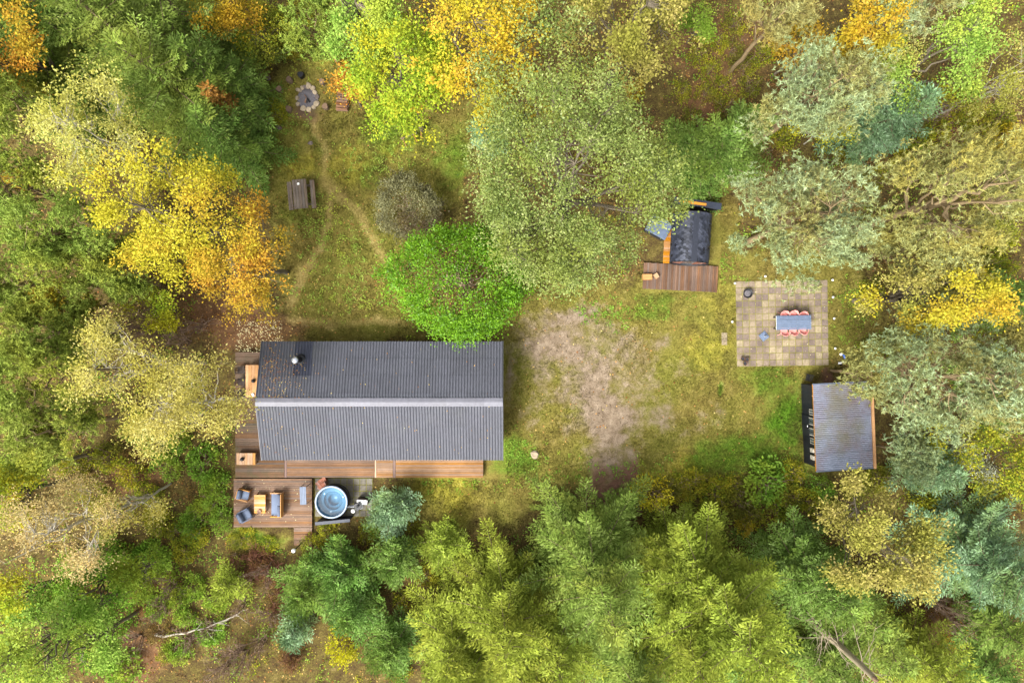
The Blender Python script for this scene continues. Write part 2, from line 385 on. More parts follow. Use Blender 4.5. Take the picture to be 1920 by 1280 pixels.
def ground_material():
    m, nt, b = newmat('ground')
    def att(n):
        a = nt.nodes.new('ShaderNodeAttribute'); a.attribute_name = n; return a.outputs['Fac']
    g = nt.nodes.new('ShaderNodeNewGeometry'); pos = g.outputs['Position']
    nbig = noise(nt, .28, 5, .62, pos); nmid = noise(nt, 1.6, 5, .65, pos); nfine = noise(nt, 9, 6, .75, pos); nsp = noise(nt, 24, 4, .8, pos)
    def thr(a, lo, hi, nz, amt):
        s = maths(nt, 'ADD', a, maths(nt, 'MULTIPLY', maths(nt, 'SUBTRACT', nz, .5), amt))
        mr = nt.nodes.new('ShaderNodeMapRange'); mr.inputs[1].default_value = lo; mr.inputs[2].default_value = hi
        nt.links.new(s, mr.inputs[0]); return mr.outputs[0]
    k = .76
    tone = maths(nt, 'ADD', maths(nt, 'ADD', maths(nt, 'MULTIPLY', nmid.outputs['Fac'], .32), maths(nt, 'MULTIPLY', nfine.outputs['Fac'], .48)), maths(nt, 'MULTIPLY', nsp.outputs['Fac'], .2))
    tone = maths(nt, 'MULTIPLY_ADD', tone, 1.75); tone.node.inputs[2].default_value = -.375
    gr = ramp(nt, [(.28, lin((70, 64, 28), k)), (.42, lin((102, 98, 42), k)), (.54, lin((132, 126, 58), k)), (.70, lin((166, 152, 92), k))]); nt.links.new(tone, gr.inputs[0])
    br = ramp(nt, [(.38, lin((120, 96, 56), k)), (.62, lin((118, 122, 48), k))]); nt.links.new(nbig.outputs['Fac'], br.inputs[0])
    grass = mixc(nt, gr.outputs[0], br.outputs[0], .35)
    ye = ramp(nt, [(.34, lin((112, 106, 26), k)), (.48, lin((150, 144, 40), k)), (.6, lin((178, 168, 62), k)), (.7, lin((196, 184, 96), k))]); nt.links.new(tone, ye.inputs[0])
    grass = mixc(nt, grass, ye.outputs[0], thr(att('yel'), .2, 1.0, nmid.outputs['Fac'], 1.3))
    lu = ramp(nt, [(.3, lin((46, 82, 16), k)), (.5, lin((84, 124, 28), k)), (.7, lin((118, 150, 52), k))]); nt.links.new(tone, lu.inputs[0])
    grass = mixc(nt, grass, lu.outputs[0], thr(att('lush'), .25, 1.05, nmid.outputs['Fac'], 1.4))
    fo = ramp(nt, [(.32, lin((50, 40, 26), k)), (.46, lin((84, 68, 42), k)), (.56, lin((98, 90, 42), k)), (.7, lin((140, 118, 76), k))]); nt.links.new(tone, fo.inputs[0])
    col = mixc(nt, fo.outputs[0], grass, thr(att('clear'), .2, .8, nmid.outputs['Fac'], .9))
    li = ramp(nt, [(.34, lin((66, 46, 32), k)), (.47, lin((104, 76, 52), k)), (.58, lin((136, 102, 72), k)), (.70, lin((184, 148, 110), k))]); nt.links.new(maths(nt, 'ADD', maths(nt, 'MULTIPLY', nsp.outputs['Fac'], .6), maths(nt, 'MULTIPLY', nmid.outputs['Fac'], .4)), li.inputs[0])
    col = mixc(nt, col, li.outputs[0], thr(att('litter'), .25, .9, nfine.outputs['Fac'], 1.2))
    so = ramp(nt, [(.36, lin((84, 68, 54), k)), (.46, lin((118, 102, 84), k)), (.56, lin((144, 128, 108), k)), (.68, lin((184, 166, 144), k))]); nt.links.new(maths(nt, 'ADD', maths(nt, 'MULTIPLY', nsp.outputs['Fac'], .55), maths(nt, 'MULTIPLY', nmid.outputs['Fac'], .45)), so.inputs[0])
    col = mixc(nt, col, so.outputs[0], thr(att('soil'), .22, .8, maths(nt, 'ADD', maths(nt, 'MULTIPLY', nmid.outputs['Fac'], .6), maths(nt, 'MULTIPLY', nfine.outputs['Fac'], .4)), 2.2))
    pa = ramp(nt, [(.35, lin((140, 118, 66), k)), (.65, lin((180, 160, 104), k))]); nt.links.new(tone, pa.inputs[0])
    col = mixc(nt, col, pa.outputs[0], thr(att('path'), .2, 1.1, nfine.outputs['Fac'], 1.0))
    di = ramp(nt, [(.35, lin((92, 66, 54), k)), (.65, lin((130, 98, 80), k))]); nt.links.new(tone, di.inputs[0])
    col = mixc(nt, col, di.outputs[0], thr(att('dirt'), .3, 1.0, nmid.outputs['Fac'], 1.0))
    col = mixc(nt, col, lin((84, 70, 64), k), thr(att('ash'), .35, 1.2, nfine.outputs['Fac'], 1.2))
    h = nt.nodes.new('ShaderNodeHueSaturation')
    v = maths(nt, 'MULTIPLY_ADD', g.outputs['Random Per Island'], .8); v.node.inputs[2].default_value = .65
    nt.links.new(v, h.inputs['Value']); nt.links.new(col, h.inputs['Color'])
    nt.links.new(h.outputs[0], b.inputs['Base Color']); b.inputs['Roughness'].default_value = .95; b.inputs['Specular IOR Level'].default_value = .1
    bump(nt, b, maths(nt, 'ADD', nfine.outputs['Fac'], nsp.outputs['Fac']), .6, .05)
    return m
GM = ground_material()
xs = np.concatenate([[-400, -200, -110, -70, -52], np.arange(-42, 42.01, .34), [52, 70, 110, 200, 400]])
ys = np.concatenate([[-400, -200, -110, -60, -40], np.arange(-30, 30.01, .34), [40, 60, 110, 200, 400]])
GX, GY = np.meshgrid(xs, ys, indexing='ij')
V = np.stack([GX, GY, terrain(GX, GY)], -1).reshape(-1, 3)
idx = np.arange(len(xs) * len(ys)).reshape(len(xs), len(ys))
Fq = np.stack([idx[:-1, :-1], idx[1:, :-1], idx[1:, 1:], idx[:-1, 1:]], -1).reshape(-1, 4)
gm = npmesh('ground', V, Fq, {k: v.ravel() for k, v in masks(GX, GY).items()})
gm.polygons.foreach_set('use_smooth', np.ones(len(Fq), dtype=bool))
ground = link('ground', gm, GM); tag(ground, kind='structure')
def gz(x, y):
    return float(terrain(np.array([x], float), np.array([y], float))[0])

# ------------------------------------------------------------------ foliage builders
def unit(a):
    return a / (np.linalg.norm(a, axis=-1, keepdims=True) + 1e-9)

def leaves(B, D, N, Ln, Wd):
    """diamond leaves with a raised midrib: base points, directions, normals"""
    n = len(B); Sd = unit(np.cross(D, N)); Nn = unit(np.cross(Sd, D))
    Ln = np.broadcast_to(Ln, (n,))[:, None]; Wd = np.broadcast_to(Wd, (n,))[:, None]
    V = np.empty((n, 4, 3))
    V[:, 0] = B; V[:, 1] = B + D * Ln * .48 + Sd * Wd * .5 + Nn * Ln * .10
    V[:, 2] = B + D * Ln; V[:, 3] = B + D * Ln * .48 - Sd * Wd * .5 + Nn * Ln * .10
    return V.reshape(-1, 3), np.arange(n * 4).reshape(n, 4)

def needles(B, D, N, Ln, Wd):
    n = len(B); Sd = unit(np.cross(D, N))
    Ln = np.broadcast_to(Ln, (n,))[:, None]; Wd = np.broadcast_to(Wd, (n,))[:, None]
    V = np.empty((n, 3, 3))
    V[:, 0] = B + Sd * Wd * .5; V[:, 1] = B - Sd * Wd * .5; V[:, 2] = B + D * Ln
    return V.reshape(-1, 3), np.arange(n * 3).reshape(n, 3)

def tubes(P0, P1, R0, R1, sides=4):
    """many tapered branch segments at once"""
    P0 = np.asarray(P0, float); P1 = np.asarray(P1, float); n = len(P0)
    T = unit(P1 - P0); A = np.where(np.abs(T[:, 2:3]) < .9, [[0, 0, 1.]], [[1., 0, 0]])
    U = unit(np.cross(T, A)); W = np.cross(T, U)
    a = np.arange(sides) * 2 * np.pi / sides
    ring = U[:, None] * np.cos(a)[None, :, None] + W[:, None] * np.sin(a)[None, :, None]
    V = np.concatenate([P0[:, None] + ring * np.asarray(R0)[:, None, None], P1[:, None] + ring * np.asarray(R1)[:, None, None]], 1)
    i = np.arange(sides); j = (i + 1) % sides
    f = np.stack([i, j, j + sides, i + sides], -1)[None] + (np.arange(n) * 2 * sides)[:, None, None]
    return V.reshape(-1, 3), f.reshape(-1, 4)

def poly_tubes(polys, sides=5):
    P0 = []; P1 = []; R0 = []; R1 = []
    for pts, rad in polys:
        P0.append(pts[:-1]); P1.append(pts[1:]); R0.append(rad[:-1]); R1.append(rad[1:])
    return tubes(np.concatenate(P0), np.concatenate(P1), np.concatenate(R0), np.concatenate(R1), sides)

def envelope(rng, n, top=.25):
    """directions and a lumpy radius factor for a crown"""
    z = rng.uniform(-.55, 1, n); a = rng.uniform(0, 2 * np.pi, n); s = np.sqrt(1 - z * z)
    D = np.stack([s * np.cos(a), s * np.sin(a), z], -1)
    lobes = unit(rng.normal(size=(9, 3)) + [0, 0, .3]); amp = rng.uniform(.1, .34, 9)
    f = .74 + (np.maximum(0, D @ lobes.T) ** 6 * amp).sum(1)
    return D, f

def skeleton(rng, base, zf, cen, nl, r0, lean=.0, axis=None):
    """trunk, limbs and one twig to every clump centre (clump centres cen, local coordinates)"""
    ctr = cen.mean(0); top = cen[:, 2].max()
    tr = [np.array([0, 0, -.1])]; nseg = 6
    tx = ctr[:2] * .6
    for i in range(1, nseg + 1):
        t = i / nseg
        tr.append(np.array([tx[0] * t, tx[1] * t, zf * t]) + np.append(rng.normal(0, .05, 2), 0))
    tr = np.array(tr); polys = [(tr, np.linspace(r0, r0 * .62, len(tr)))]
    fork = tr[-1]; nodes = []; nrad = []
    for k in range(nl):
        a = 2 * np.pi * (k + rng.uniform(-.3, .3)) / nl
        j = cen[np.argmax((cen - ctr)[:, :2] @ [math.cos(a), math.sin(a)] + .55 * (cen - ctr)[:, 2] * rng.uniform(-.2, 1.6))]
        st = tr[-1 - rng.integers(0, 3)]
        en = fork + (j - fork) * rng.uniform(.6, .82) - [0, 0, .25]
        t = np.linspace(0, 1, 7)[:, None]
        p = st + (en - st) * t + np.array([0, 0, 1.]) * (np.sin(t * np.pi) * .02 * np.linalg.norm(en - st))
        p[1:-1] += rng.normal(0, .09, (5, 3)); rr = np.linspace(r0 * .42, r0 * .07, 7)
        polys.append((p, rr)); nodes.append(p[2:]); nrad.append(rr[2:])
    cent = np.linspace(0, 1, 7)[:, None]
    p = fork + (np.array([ctr[0], ctr[1], top * .93]) - fork) * cent; p[1:, :2] += rng.normal(0, .12, (6, 2))
    rr = np.linspace(r0 * .6, r0 * .08, 7); polys.append((p, rr)); nodes.append(p[1:]); nrad.append(rr[1:])
    nodes = np.concatenate(nodes); nrad = np.concatenate(nrad)
    d = np.linalg.norm(cen[:, None] - nodes[None], axis=-1) + 2.0 * np.maximum(0, nodes[None, :, 2] - cen[:, None, 2] - .2)
    ni = d.argmin(1); A = nodes[ni]; ra = np.minimum(nrad[ni], .05) * .7
    ok = np.linalg.norm(cen - A, axis=1) < 1.7; A, ra, cen = A[ok], ra[ok], cen[ok]
    M = A + (cen - A) * .5 + rng.normal(0, .14, A.shape) - [0, 0, .06]
    V1, F1 = poly_tubes(polys, 6)
    V2, F2 = tubes(np.concatenate([A, M]), np.concatenate([M, cen]), np.concatenate([ra, ra * .7]), np.concatenate([ra * .7, ra * .25]), 3)
    return (V1, F1), (V2, F2)

LAND = []
def finish_tree(name, label, cat, loc, group, trunk, twigs, crown, lm, bm):
    o = thing(name, label, cat, loc, 0, group)
    link('trunk', npmesh('trunk', *trunk), BARK[bm], o)
    if twigs is not None: link('branches', npmesh('branches', *twigs), BARK[bm], o)['kind'] = 'stuff'
    link('crown', npmesh('crown', *crown), L[lm], o)['kind'] = 'stuff'
    LAND.append((loc[0], loc[1], label))
    return o

def broad(name, label, px, py, rx, ry, top, lm, seed, bark='grey', zb=None, clumps=230, per=74, leaf=.145, cr=.42, hollow=.42, cat='tree', group=None, droop=.15, limbs=10, r0=None, flat=.7, spread=.13, dome=False):
    """broad-leaved tree; px, py, rx, ry give the crown outline in the photograph"""
    rng = np.random.default_rng(seed)
    zb = top * .35 if zb is None else zb
    zc = zb + (top - zb) * .55; c = at(px, py, zc); k = mpp(zc)
    RX, RY, RZ = rx * k, ry * k, (top - zb) * .5
    nbo = max(7, int(clumps / 11)); D, f = envelope(rng, nbo)
    rad = f * (hollow + (1 - hollow) * rng.random(nbo) ** .5) * 1.12
    bo = D * rad[:, None] * [RX, RY, RZ]
    bi = np.arange(clumps) % nbo; bs = (spread * rng.uniform(.6, 1.3, nbo))[bi][:, None]
    cen = bo[bi] + rng.normal(size=(clumps, 3)) * bs * np.array([RX, RY, RZ * .7]) + [0, 0, zc]
    if dome:
        D, f = envelope(rng, clumps); D[:, 2] = np.abs(D[:, 2]) ** .8 * 1.25 - .25
        f = 1 + (f - 1) * .75 + rng.normal(0, .06, clumps)
        cen = D * (f * (hollow + (1 - hollow) * rng.random(clumps) ** .5))[:, None] * [RX, RY, RZ * 1.1] + [0, 0, zc - RZ * .1]
    cen[:, 2] = np.maximum(cen[:, 2], .35 * zb + .15)
    # open lanes between the sprays
    lane = vnoise(cen[:, 0] + 40, cen[:, 1] + 40, max(.9, RX * .28), seed + 7)
    if not dome: cen = cen[lane > .15]
    n = len(cen)
    size = cr * rng.uniform(.6, 1.3, n)
    cnt = np.maximum(6, (per * size / cr * rng.uniform(.7, 1.2, n)).astype(int))
    ci = np.repeat(np.arange(n), cnt); m = len(ci)
    off = rng.normal(size=(m, 3)) * size[ci][:, None] * .62 * [1, 1, flat]
    outw = unit(cen - [0, 0, zc - RZ * .4])[ci]
    Dr = unit(unit(off) * .9 + outw * .35 + rng.normal(size=(m, 3)) * .5 - [0, 0, droop])
    N = unit(rng.normal(size=(m, 3)) * .55 + [0, 0, .8] + outw * .3)
    ls = leaf * rng.uniform(.65, 1.3, m)
    crown = leaves(cen[ci] + off, Dr, N, ls, ls * .62)
    r0 = r0 or max(.05, .014 * top + .010 * RX) * (.62 if bark == 'birch' else 1)
    trunk, twigs = skeleton(rng, None, zb + (top - zb) * .25, cen, limbs, r0)
    loc = (c.x, c.y, gz(c.x, c.y))
    return finish_tree(name, label, cat, loc, group, trunk, twigs, crown, lm, bark)

def pine(name, label, px, py, rx, ry, top, lm, seed, zb=None, clumps=210, tufts=10, per=13, nl=.18, cr=.38, cat='tree', group=None, bark='pine', hollow=.35):
    """pine: tufts of long needles on short shoots, bare reddish limbs showing between them"""
    rng = np.random.default_rng(seed)
    zb = top * .45 if zb is None else zb
    zc = zb + (top - zb) * .5; c = at(px, py, zc); k = mpp(zc)
    RX, RY, RZ = rx * k, ry * k, (top - zb) * .5
    nbo = max(7, int(clumps / 8)); D, f = envelope(rng, nbo)
    rad = f * (hollow + (1 - hollow) * rng.random(nbo) ** .5) * 1.08
    bo = D * rad[:, None] * [RX, RY, RZ]
    bi = rng.integers(0, nbo, clumps); bs = (.13 * rng.uniform(.6, 1.3, nbo))[bi][:, None]
    cen = bo[bi] + rng.normal(size=(clumps, 3)) * bs * np.array([RX, RY, RZ * .7]) + [0, 0, zc]
    cen[:, 2] = np.maximum(cen[:, 2], .3)
    lane = vnoise(cen[:, 0] + 40, cen[:, 1] + 40, max(.8, RX * .25), seed + 7)
    cen = cen[lane > .15]; n = len(cen)
    size = cr * rng.uniform(.6, 1.3, n)
    ti = np.repeat(np.arange(n), tufts); tn = len(ti)
    tp = cen[ti] + rng.normal(size=(tn, 3)) * size[ti][:, None] * [.75, .75, .5]
    td = unit(unit(tp - [0, 0, zc - RZ]) * .5 + rng.normal(size=(tn, 3)) * .35 + [0, 0, .75])
    ni = np.repeat(np.arange(tn), per); m = len(ni)
    nd = unit(td[ni] * .55 + unit(rng.normal(size=(m, 3))))
    ln = nl * rng.uniform(.7, 1.25, m)
    crown = needles(tp[ni] + td[ni] * rng.uniform(-.08, .1, m)[:, None], nd, unit(rng.normal(size=(m, 3)) + [0, 0, .6]), ln, ln * .21 + .012)
    r0 = max(.05, .014 * top + .01 * RX)
    trunk, twigs = skeleton(rng, None, zb + (top - zb) * .3, cen, 12, r0)
    loc = (c.x, c.y, gz(c.x, c.y))
    return finish_tree(name, label, cat, loc, group, trunk, twigs, crown, lm, bark)

def spruce(name, label, px, py, top, RB, lm, seed, zb=.06, nb=120, nl=.25, nw=.075, cat='tree', group=None, bark='brown', rise=.25, droop=.5, tw=.2, power=.8, dens=.8, apex_at=.5):
    """conifer with whorled boughs; px, py is where the tip stands in the photograph"""
    rng = np.random.default_rng(seed)
    top *= .84; RB *= 1.08; nb = int(nb * .62)
    c = at(px, py, top * apex_at)
    polys = [(np.array([[0, 0, -.1], [0, 0, top * .5], [rng.normal(0, .08), rng.normal(0, .08), top]]), np.array([.02 * top + .03, .012 * top + .02, .012]))]
    B = []; D = []; N = []; Ls = []
    P0 = []; P1 = []; R0 = []; R1 = []
    bulge = 1 + .22 * np.sin(np.arange(12) * 2.4 + seed)
    for i in range(nb):
        t = zb + (1 - zb) * ((i + rng.random()) / nb) ** 1.15
        z = top * t; a = i * 2.39996 + rng.normal(0, .22)
        l = (RB * (1 - t) ** power * rng.uniform(.62, 1.22) + .12) * bulge[int(((a % 6.2832) / 6.2832) * 12) % 12]
        e0 = rise + .55 * t - .15 + rng.normal(0, .08); dr = droop * (1.15 - t)
        ns = max(4, int(l / .16)); s = (np.arange(ns) + .5) / ns
        hx = l * s; hz = l * (np.tan(e0) * s - dr * s ** 2 * .9 + .22 * s ** 4)
        wob = rng.normal(0, .05) * l * s ** 2
        ca, sa = math.cos(a), math.sin(a)
        pts = np.stack([ca * hx - sa * wob, sa * hx + ca * wob, z + hz], -1)
        allp = np.vstack([[0, 0, z], pts]); P0.append(allp[:-1]); P1.append(allp[1:])
        rr = np.linspace(.012 + .011 * l, .005, ns + 1); R0.append(rr[:-1]); R1.append(rr[1:])
        T = unit(np.gradient(allp, axis=0)[1:])
        side = np.array([-sa, ca, 0.]); up = unit(np.cross(T, side)) * -1
        up[up[:, 2] < 0] *= -1
        # side twigs, both sides, each a row of short sprays
        for sg in (-1, 1):
            tl = (l * (1 - s) * .42 + tw) * rng.uniform(.65, 1.15, ns) * np.minimum(1, .35 + s * 2.2)
            td = unit(T * .75 + side * sg * .95 + rng.normal(size=(ns, 3)) * .12 - np.array([0, 0, .10]))
            q = np.maximum(1, np.round(tl * dens / .13)).astype(int)
            ii = np.repeat(np.arange(ns), q); jj = np.concatenate([np.arange(k) for k in q]); u = jj / q[ii]
            bp = pts[ii] + td[ii] * (tl[ii] * u)[:, None] - np.array([0, 0, 1.]) * (u ** 2 * .12 * tl[ii])[:, None]
            for s2 in (-1, 1):
                B.append(bp); dd = unit(td[ii] * .85 + np.cross(td[ii], up[ii]) * s2 * .55 + rng.normal(size=(len(ii), 3)) * .18); D.append(dd)
                N.append(unit(up[ii] + rng.normal(size=(len(ii), 3)) * .45)); Ls.append(nl * rng.uniform(.7, 1.2, len(ii)))
            B.append(pts + td * tl[:, None] * .9); D.append(td); N.append(up); Ls.append(np.full(ns, nl * 1.05))
        B.append(pts[-1:]); D.append(T[-1:]); N.append(up[-1:]); Ls.append(np.array([nl * 1.3]))
    B = np.concatenate(B); D = np.concatenate(D); N = np.concatenate(N); Ls = np.concatenate(Ls)
    crown = leaves(B, D, N, Ls, nw * rng.uniform(.8, 1.25, len(B)))
    trunk = poly_tubes(polys, 8)
    tw_ = tubes(np.concatenate(P0), np.concatenate(P1), np.concatenate(R0), np.concatenate(R1), 3)
    loc = (c.x, c.y, gz(c.x, c.y))
    return finish_tree(name, label, cat, loc, group, trunk, tw_, crown, lm, bark)

def twig_polys(rng, n, h, spread, r, depth=2, straight=.15):
    polys = []
    def grow(p, d, l, rr, dep):
        m = 5; pts = [p]; q = p.copy(); dd = d.copy()
        for i in range(m):
            dd = unit(dd + rng.normal(0, straight, 3) + [0, 0, .04]); q = q + dd * l / m; pts.append(q.copy())
        pts = np.array(pts); polys.append((pts, np.linspace(rr, rr * .35, m + 1)))
        if dep > 0:
            for k in range(rng.integers(3, 6)):
                b = pts[rng.integers(1, m + 1)]; nd = unit(dd + rng.normal(0, .6, 3)); grow(b, nd, l * rng.uniform(.4, .65), rr * .5, dep - 1)
    for i in range(n):
        a = rng.uniform(0, 6.283); e = rng.uniform(.2, 1) * spread
        d = unit(np.array([math.cos(a) * e, math.sin(a) * e, 1.0])); b = np.array([rng.normal(0, .08), rng.normal(0, .08), -.05])
        grow(b, d, h * rng.uniform(.7, 1.1), r, depth)
    return polys

_shrubs = {}
def shrub(name, label, px, py, rpx, h, lm, seed, group=None, per=26, leaf=.11, stems=7, cat='shrub', bare=False, bark='twig', clumps=None):
    """low leafy shrub; the leaf mesh of a kind is shared between copies and turned and scaled"""
    var = seed % 3; c = at(px, py, h * .6); rm = rpx * mpp(h * .6)
    key = (lm, var, bare, per, round(leaf, 2), stems, bark, clumps)
    if key not in _shrubs:
        rng = np.random.default_rng(900 + seed)
        polys = twig_polys(rng, stems, 1.0, 1.1, .034 if bare else .022, 2 if bare else 1)
        tv = poly_tubes(polys, 3)
        tm = npmesh('stems', *tv); tm.materials.append(BARK[bark]); cm = None
        if not bare:
            n = clumps or 46; D, f = envelope(rng, n); D[:, 2] = np.abs(D[:, 2]) * .9
            cen = D * (f * (.45 + .55 * rng.random(n) ** .5))[:, None] * [1.05, 1.05, .85] + [0, 0, .16]
            ci = np.repeat(np.arange(n), per); m = len(ci)
            off = rng.normal(size=(m, 3)) * .125 * [1, 1, .6]
            Dr = unit(unit(off) + unit(cen)[ci] * .4 + rng.normal(size=(m, 3)) * .4)
            ls = leaf * rng.uniform(.65, 1.3, m)
            cm = npmesh('foliage', *leaves(cen[ci] + off, Dr, unit(rng.normal(size=(m, 3)) * .5 + [0, 0, .9]), ls, ls * .62)); cm.materials.append(L[lm])
        _shrubs[key] = (tm, cm)
    tm, cm = _shrubs[key]
    o = thing(name, label, cat, (c.x, c.y, gz(c.x, c.y)), (seed * 1.7) % 6.28, group)
    sc = (rm, rm, h)
    s1 = link('stems', tm, None, o); s1.scale = sc
    if cm: s2 = link('foliage', cm, None, o); s2.scale = sc
    return o

# ------------------------------------------------------------------ object materials
M = {}
M['deck'] = wood('deck_oiled', [(96,68,44),(136,102,72),(164,128,96)], .6, k=.66)
M['deckold'] = wood('deck_damp', [(80,56,32),(114,82,50),(140,104,68)], .6, k=.62, algae=(84,74,34))
M['decknew'] = wood('deck_new', [(138,98,56),(168,124,76),(188,146,98)], .6, objvar=.1, k=.68)
M['decksauna'] = wood('deck_sauna', [(90,68,54),(118,92,74),(142,114,92)], .65, axis='Y', k=.66)
M['strip'] = wood('deck_border', [(112,82,70),(136,100,84),(150,114,96)], .6, axis='Y', objvar=.08, k=.7)
M['striplight'] = wood('deck_fresh_edge', [(190,138,86),(208,156,104),(220,172,122)], .6, axis='Y', objvar=.05, k=.75)
M['teak'] = wood('teak_table', [(168,118,62),(200,148,88),(220,172,112)], .5, objvar=.1, k=.8)
M['teaky'] = wood('teak_table_cross', [(168,118,62),(204,154,96),(222,178,122)], .5, axis='Y', objvar=.1, k=.8)
M['weathered'] = wood('weathered_wood', [(86,74,64),(124,110,96),(150,138,122)], .8, axis='Y', objvar=.12, k=.75)
M['rough'] = wood('rough_log', [(92,66,48),(140,104,78),(178,142,110)], .9, objvar=.2, k=.75)
M['orangewood'] = wood('orange_timber', [(170,112,44),(200,140,62),(216,162,84)], .6, objvar=.1, k=.8)
M['redwood'] = wood('step_wood', [(112,74,62),(150,98,78),(178,118,88)], .6, axis='Y', objvar=.2, k=.75)
M['darkwood'] = wood('dark_painted_boards', [(24,26,30),(38,41,48),(54,58,66)], .55, objvar=.15, k=.8)
M['darkwoody'] = wood('dark_painted_upright', [(24,26,30),(36,39,45),(50,54,62)], .55, axis='Y', objvar=.12, k=.8)
M['wicker'] = plain('dark_wicker', (58,46,40), .7, .3, 30, k=.8)
M['cushion'] = plain('blue_grey_cushion', (112,124,146), .9, .1, 14, k=.85, bmp=.15)
M['cushiond'] = plain('slate_grey_cushion', (98,108,128), .9, .12, 14, k=.85, bmp=.15)
M['slategrey'] = plain('slate_metal', (98,112,134), .45, .2, 5, k=.85, objvar=.1)
M['coping'] = plain('dark_coping', (54,60,74), .5, .2, 5, k=.75)
M['black'] = plain('black_metal', (30,30,33), .45, .2, 8, k=.9)
M['steel'] = plain('steel', (190,194,200), .3, .08, 8, metal=.85)
M['white'] = plain('white_plastic', (232,232,228), .4, .05, 8)
M['pink'] = plain('pink_plastic', (232,156,148), .45, .07, 8, k=.85, objvar=.05)
M['clay'] = plain('brown_clay', (92,66,54), .8, .2, 9, k=.8)
M['tub'] = plain('tub_liner', (112,160,190), .3, .05, 3, k=.42, spec=.3)
M['tubrim'] = plain('tub_rim', (178,196,220), .3, .04, 5, k=.6, spec=.4)
M['tubbody'] = plain('tub_shell', (36,38,48), .5, .2, 6, k=.9)
M['stone'] = plain('field_stone', (190,172,144), .9, .28, 5, k=.62, objvar=.22, bmp=.4)
M['greystone'] = plain('grey_stone', (116,104,98), .9, .25, 5, k=.75, objvar=.2, bmp=.4)
M['boulder'] = plain('pale_boulder', (190,172,144), .9, .2, 4, k=.6, bmp=.4)
M['ash'] = plain('ash_bed', (112,108,112), 1, .45, 22, k=.7, bmp=.8)
M['stump'] = plain('sawn_stump', (128,104,82), .9, .3, 12, k=.75, objvar=.2, bmp=.4)
M['wall'] = plain('dark_wall_boards', (40,42,46), .6, .2, 4, k=.9, stretch=(8, 8, 1))
M['glass'] = plain('window_glass', (120,130,136), .06, .1, 2, k=.4, spec=.9)
M['frame'] = plain('pale_window_frame', (196,188,172), .5, .08, 8, k=.85)
M['barge'] = plain('barge_metal', (70,72,80), .4, .1, 6, k=.8)

def paver_mat(name, c0, c1, c2, k=.68):
    m, nt, b = newmat(name)
    g = nt.nodes.new('ShaderNodeNewGeometry'); oi = nt.nodes.new('ShaderNodeObjectInfo')
    r = ramp(nt, [(0, lin(c0, k)), (.5, lin(c1, k)), (1, lin(c2, k))]); nt.links.new(oi.outputs['Random'], r.inputs[0])
    n = noise(nt, 7, 6, .75, g.outputs['Position']); n2 = noise(nt, .7, 4, .6, g.outputs['Position'])
    rr = ramp(nt, [(.3, (.66, .64, .62, 1)), (.6, (1.1, 1.1, 1.08, 1))]); nt.links.new(n.outputs['Fac'], rr.inputs[0])
    col = mixc(nt, r.outputs[0], rr.outputs[0], 1, 'MULTIPLY')
    st = ramp(nt, [(.46, (0, 0, 0, 1)), (.68, (.75, .75, .75, 1))]); nt.links.new(n2.outputs['Fac'], st.inputs[0])
    col = mixc(nt, col, lin((98, 86, 80), k), st.outputs[0])
    nt.links.new(col, b.inputs['Base Color']); b.inputs['Roughness'].default_value = .9; b.inputs['Specular IOR Level'].default_value = .2
    bump(nt, b, n.outputs['Fac'], .4, .01); return m
M['paver'] = paver_mat('weathered_paver', (126,112,104), (148,132,114), (168,154,126), .74)
M['paverg'] = paver_mat('grey_paver', (118,114,104), (132,128,116), (146,142,128))
M['mossjoint'] = plain('moss_joint', (132,128,50), 1, .35, 8, k=.7, bmp=.5)

def roof_mat(name, c, k=.8, lichen=(120,124,116), amt=.68, metal=0.0, rough=.5, reflect_tint=None):
    m, nt, b = newmat(name)
    g = nt.nodes.new('ShaderNodeNewGeometry'); oi = nt.nodes.new('ShaderNodeObjectInfo')
    n = noise(nt, 5, 6, .75, g.outputs['Position']); n2 = noise(nt, .45, 5, .65, g.outputs['Position']); n3 = noise(nt, 22, 4, .8, g.outputs['Position'])
    r = ramp(nt, [(.25, lin(c, k * .75)), (.75, lin(c, k * 1.2))]); nt.links.new(n.outputs['Fac'], r.inputs[0])
    f = maths(nt, 'ADD', maths(nt, 'MULTIPLY', n2.outputs['Fac'], .6), maths(nt, 'MULTIPLY', n3.outputs['Fac'], .5))
    lr = ramp(nt, [(amt - .06, (0, 0, 0, 1)), (amt + .12, (.7, .7, .7, 1))]); nt.links.new(f, lr.inputs[0])
    col = mixc(nt, r.outputs[0], lin(lichen, k), lr.outputs[0])
    if reflect_tint:  # broad patches of reflected colour painted over the sheets
        mp = nt.nodes.new('ShaderNodeMapping'); mp.inputs['Location'].default_value = (31, 17, 5); nt.links.new(g.outputs['Position'], mp.inputs['Vector'])
        n4 = noise(nt, .35, 5, .65, mp.outputs[0])
        mr = ramp(nt, [(.5, (0, 0, 0, 1)), (.7, (.8, .8, .8, 1))]); nt.links.new(n4.outputs['Fac'], mr.inputs[0])
        col = mixc(nt, col, lin(reflect_tint, k), mr.outputs[0])
    v = maths(nt, 'MULTIPLY_ADD', oi.outputs['Random'], .16); v.node.inputs[2].default_value = .92
    h = nt.nodes.new('ShaderNodeHueSaturation'); nt.links.new(v, h.inputs['Value']); nt.links.new(col, h.inputs['Color'])
    nt.links.new(h.outputs[0], b.inputs['Base Color'])
    b.inputs['Roughness'].default_value = rough; b.inputs['Metallic'].default_value = metal; b.inputs['Specular IOR Level'].default_value = .4
    bump(nt, b, n3.outputs['Fac'], .12, .004); return m
M['roof'] = roof_mat('fibre_cement_roof', (90,92,101), k=.6)
M['roofnew'] = roof_mat('new_roof_sheet', (60,64,80), k=.6, amt=.9)
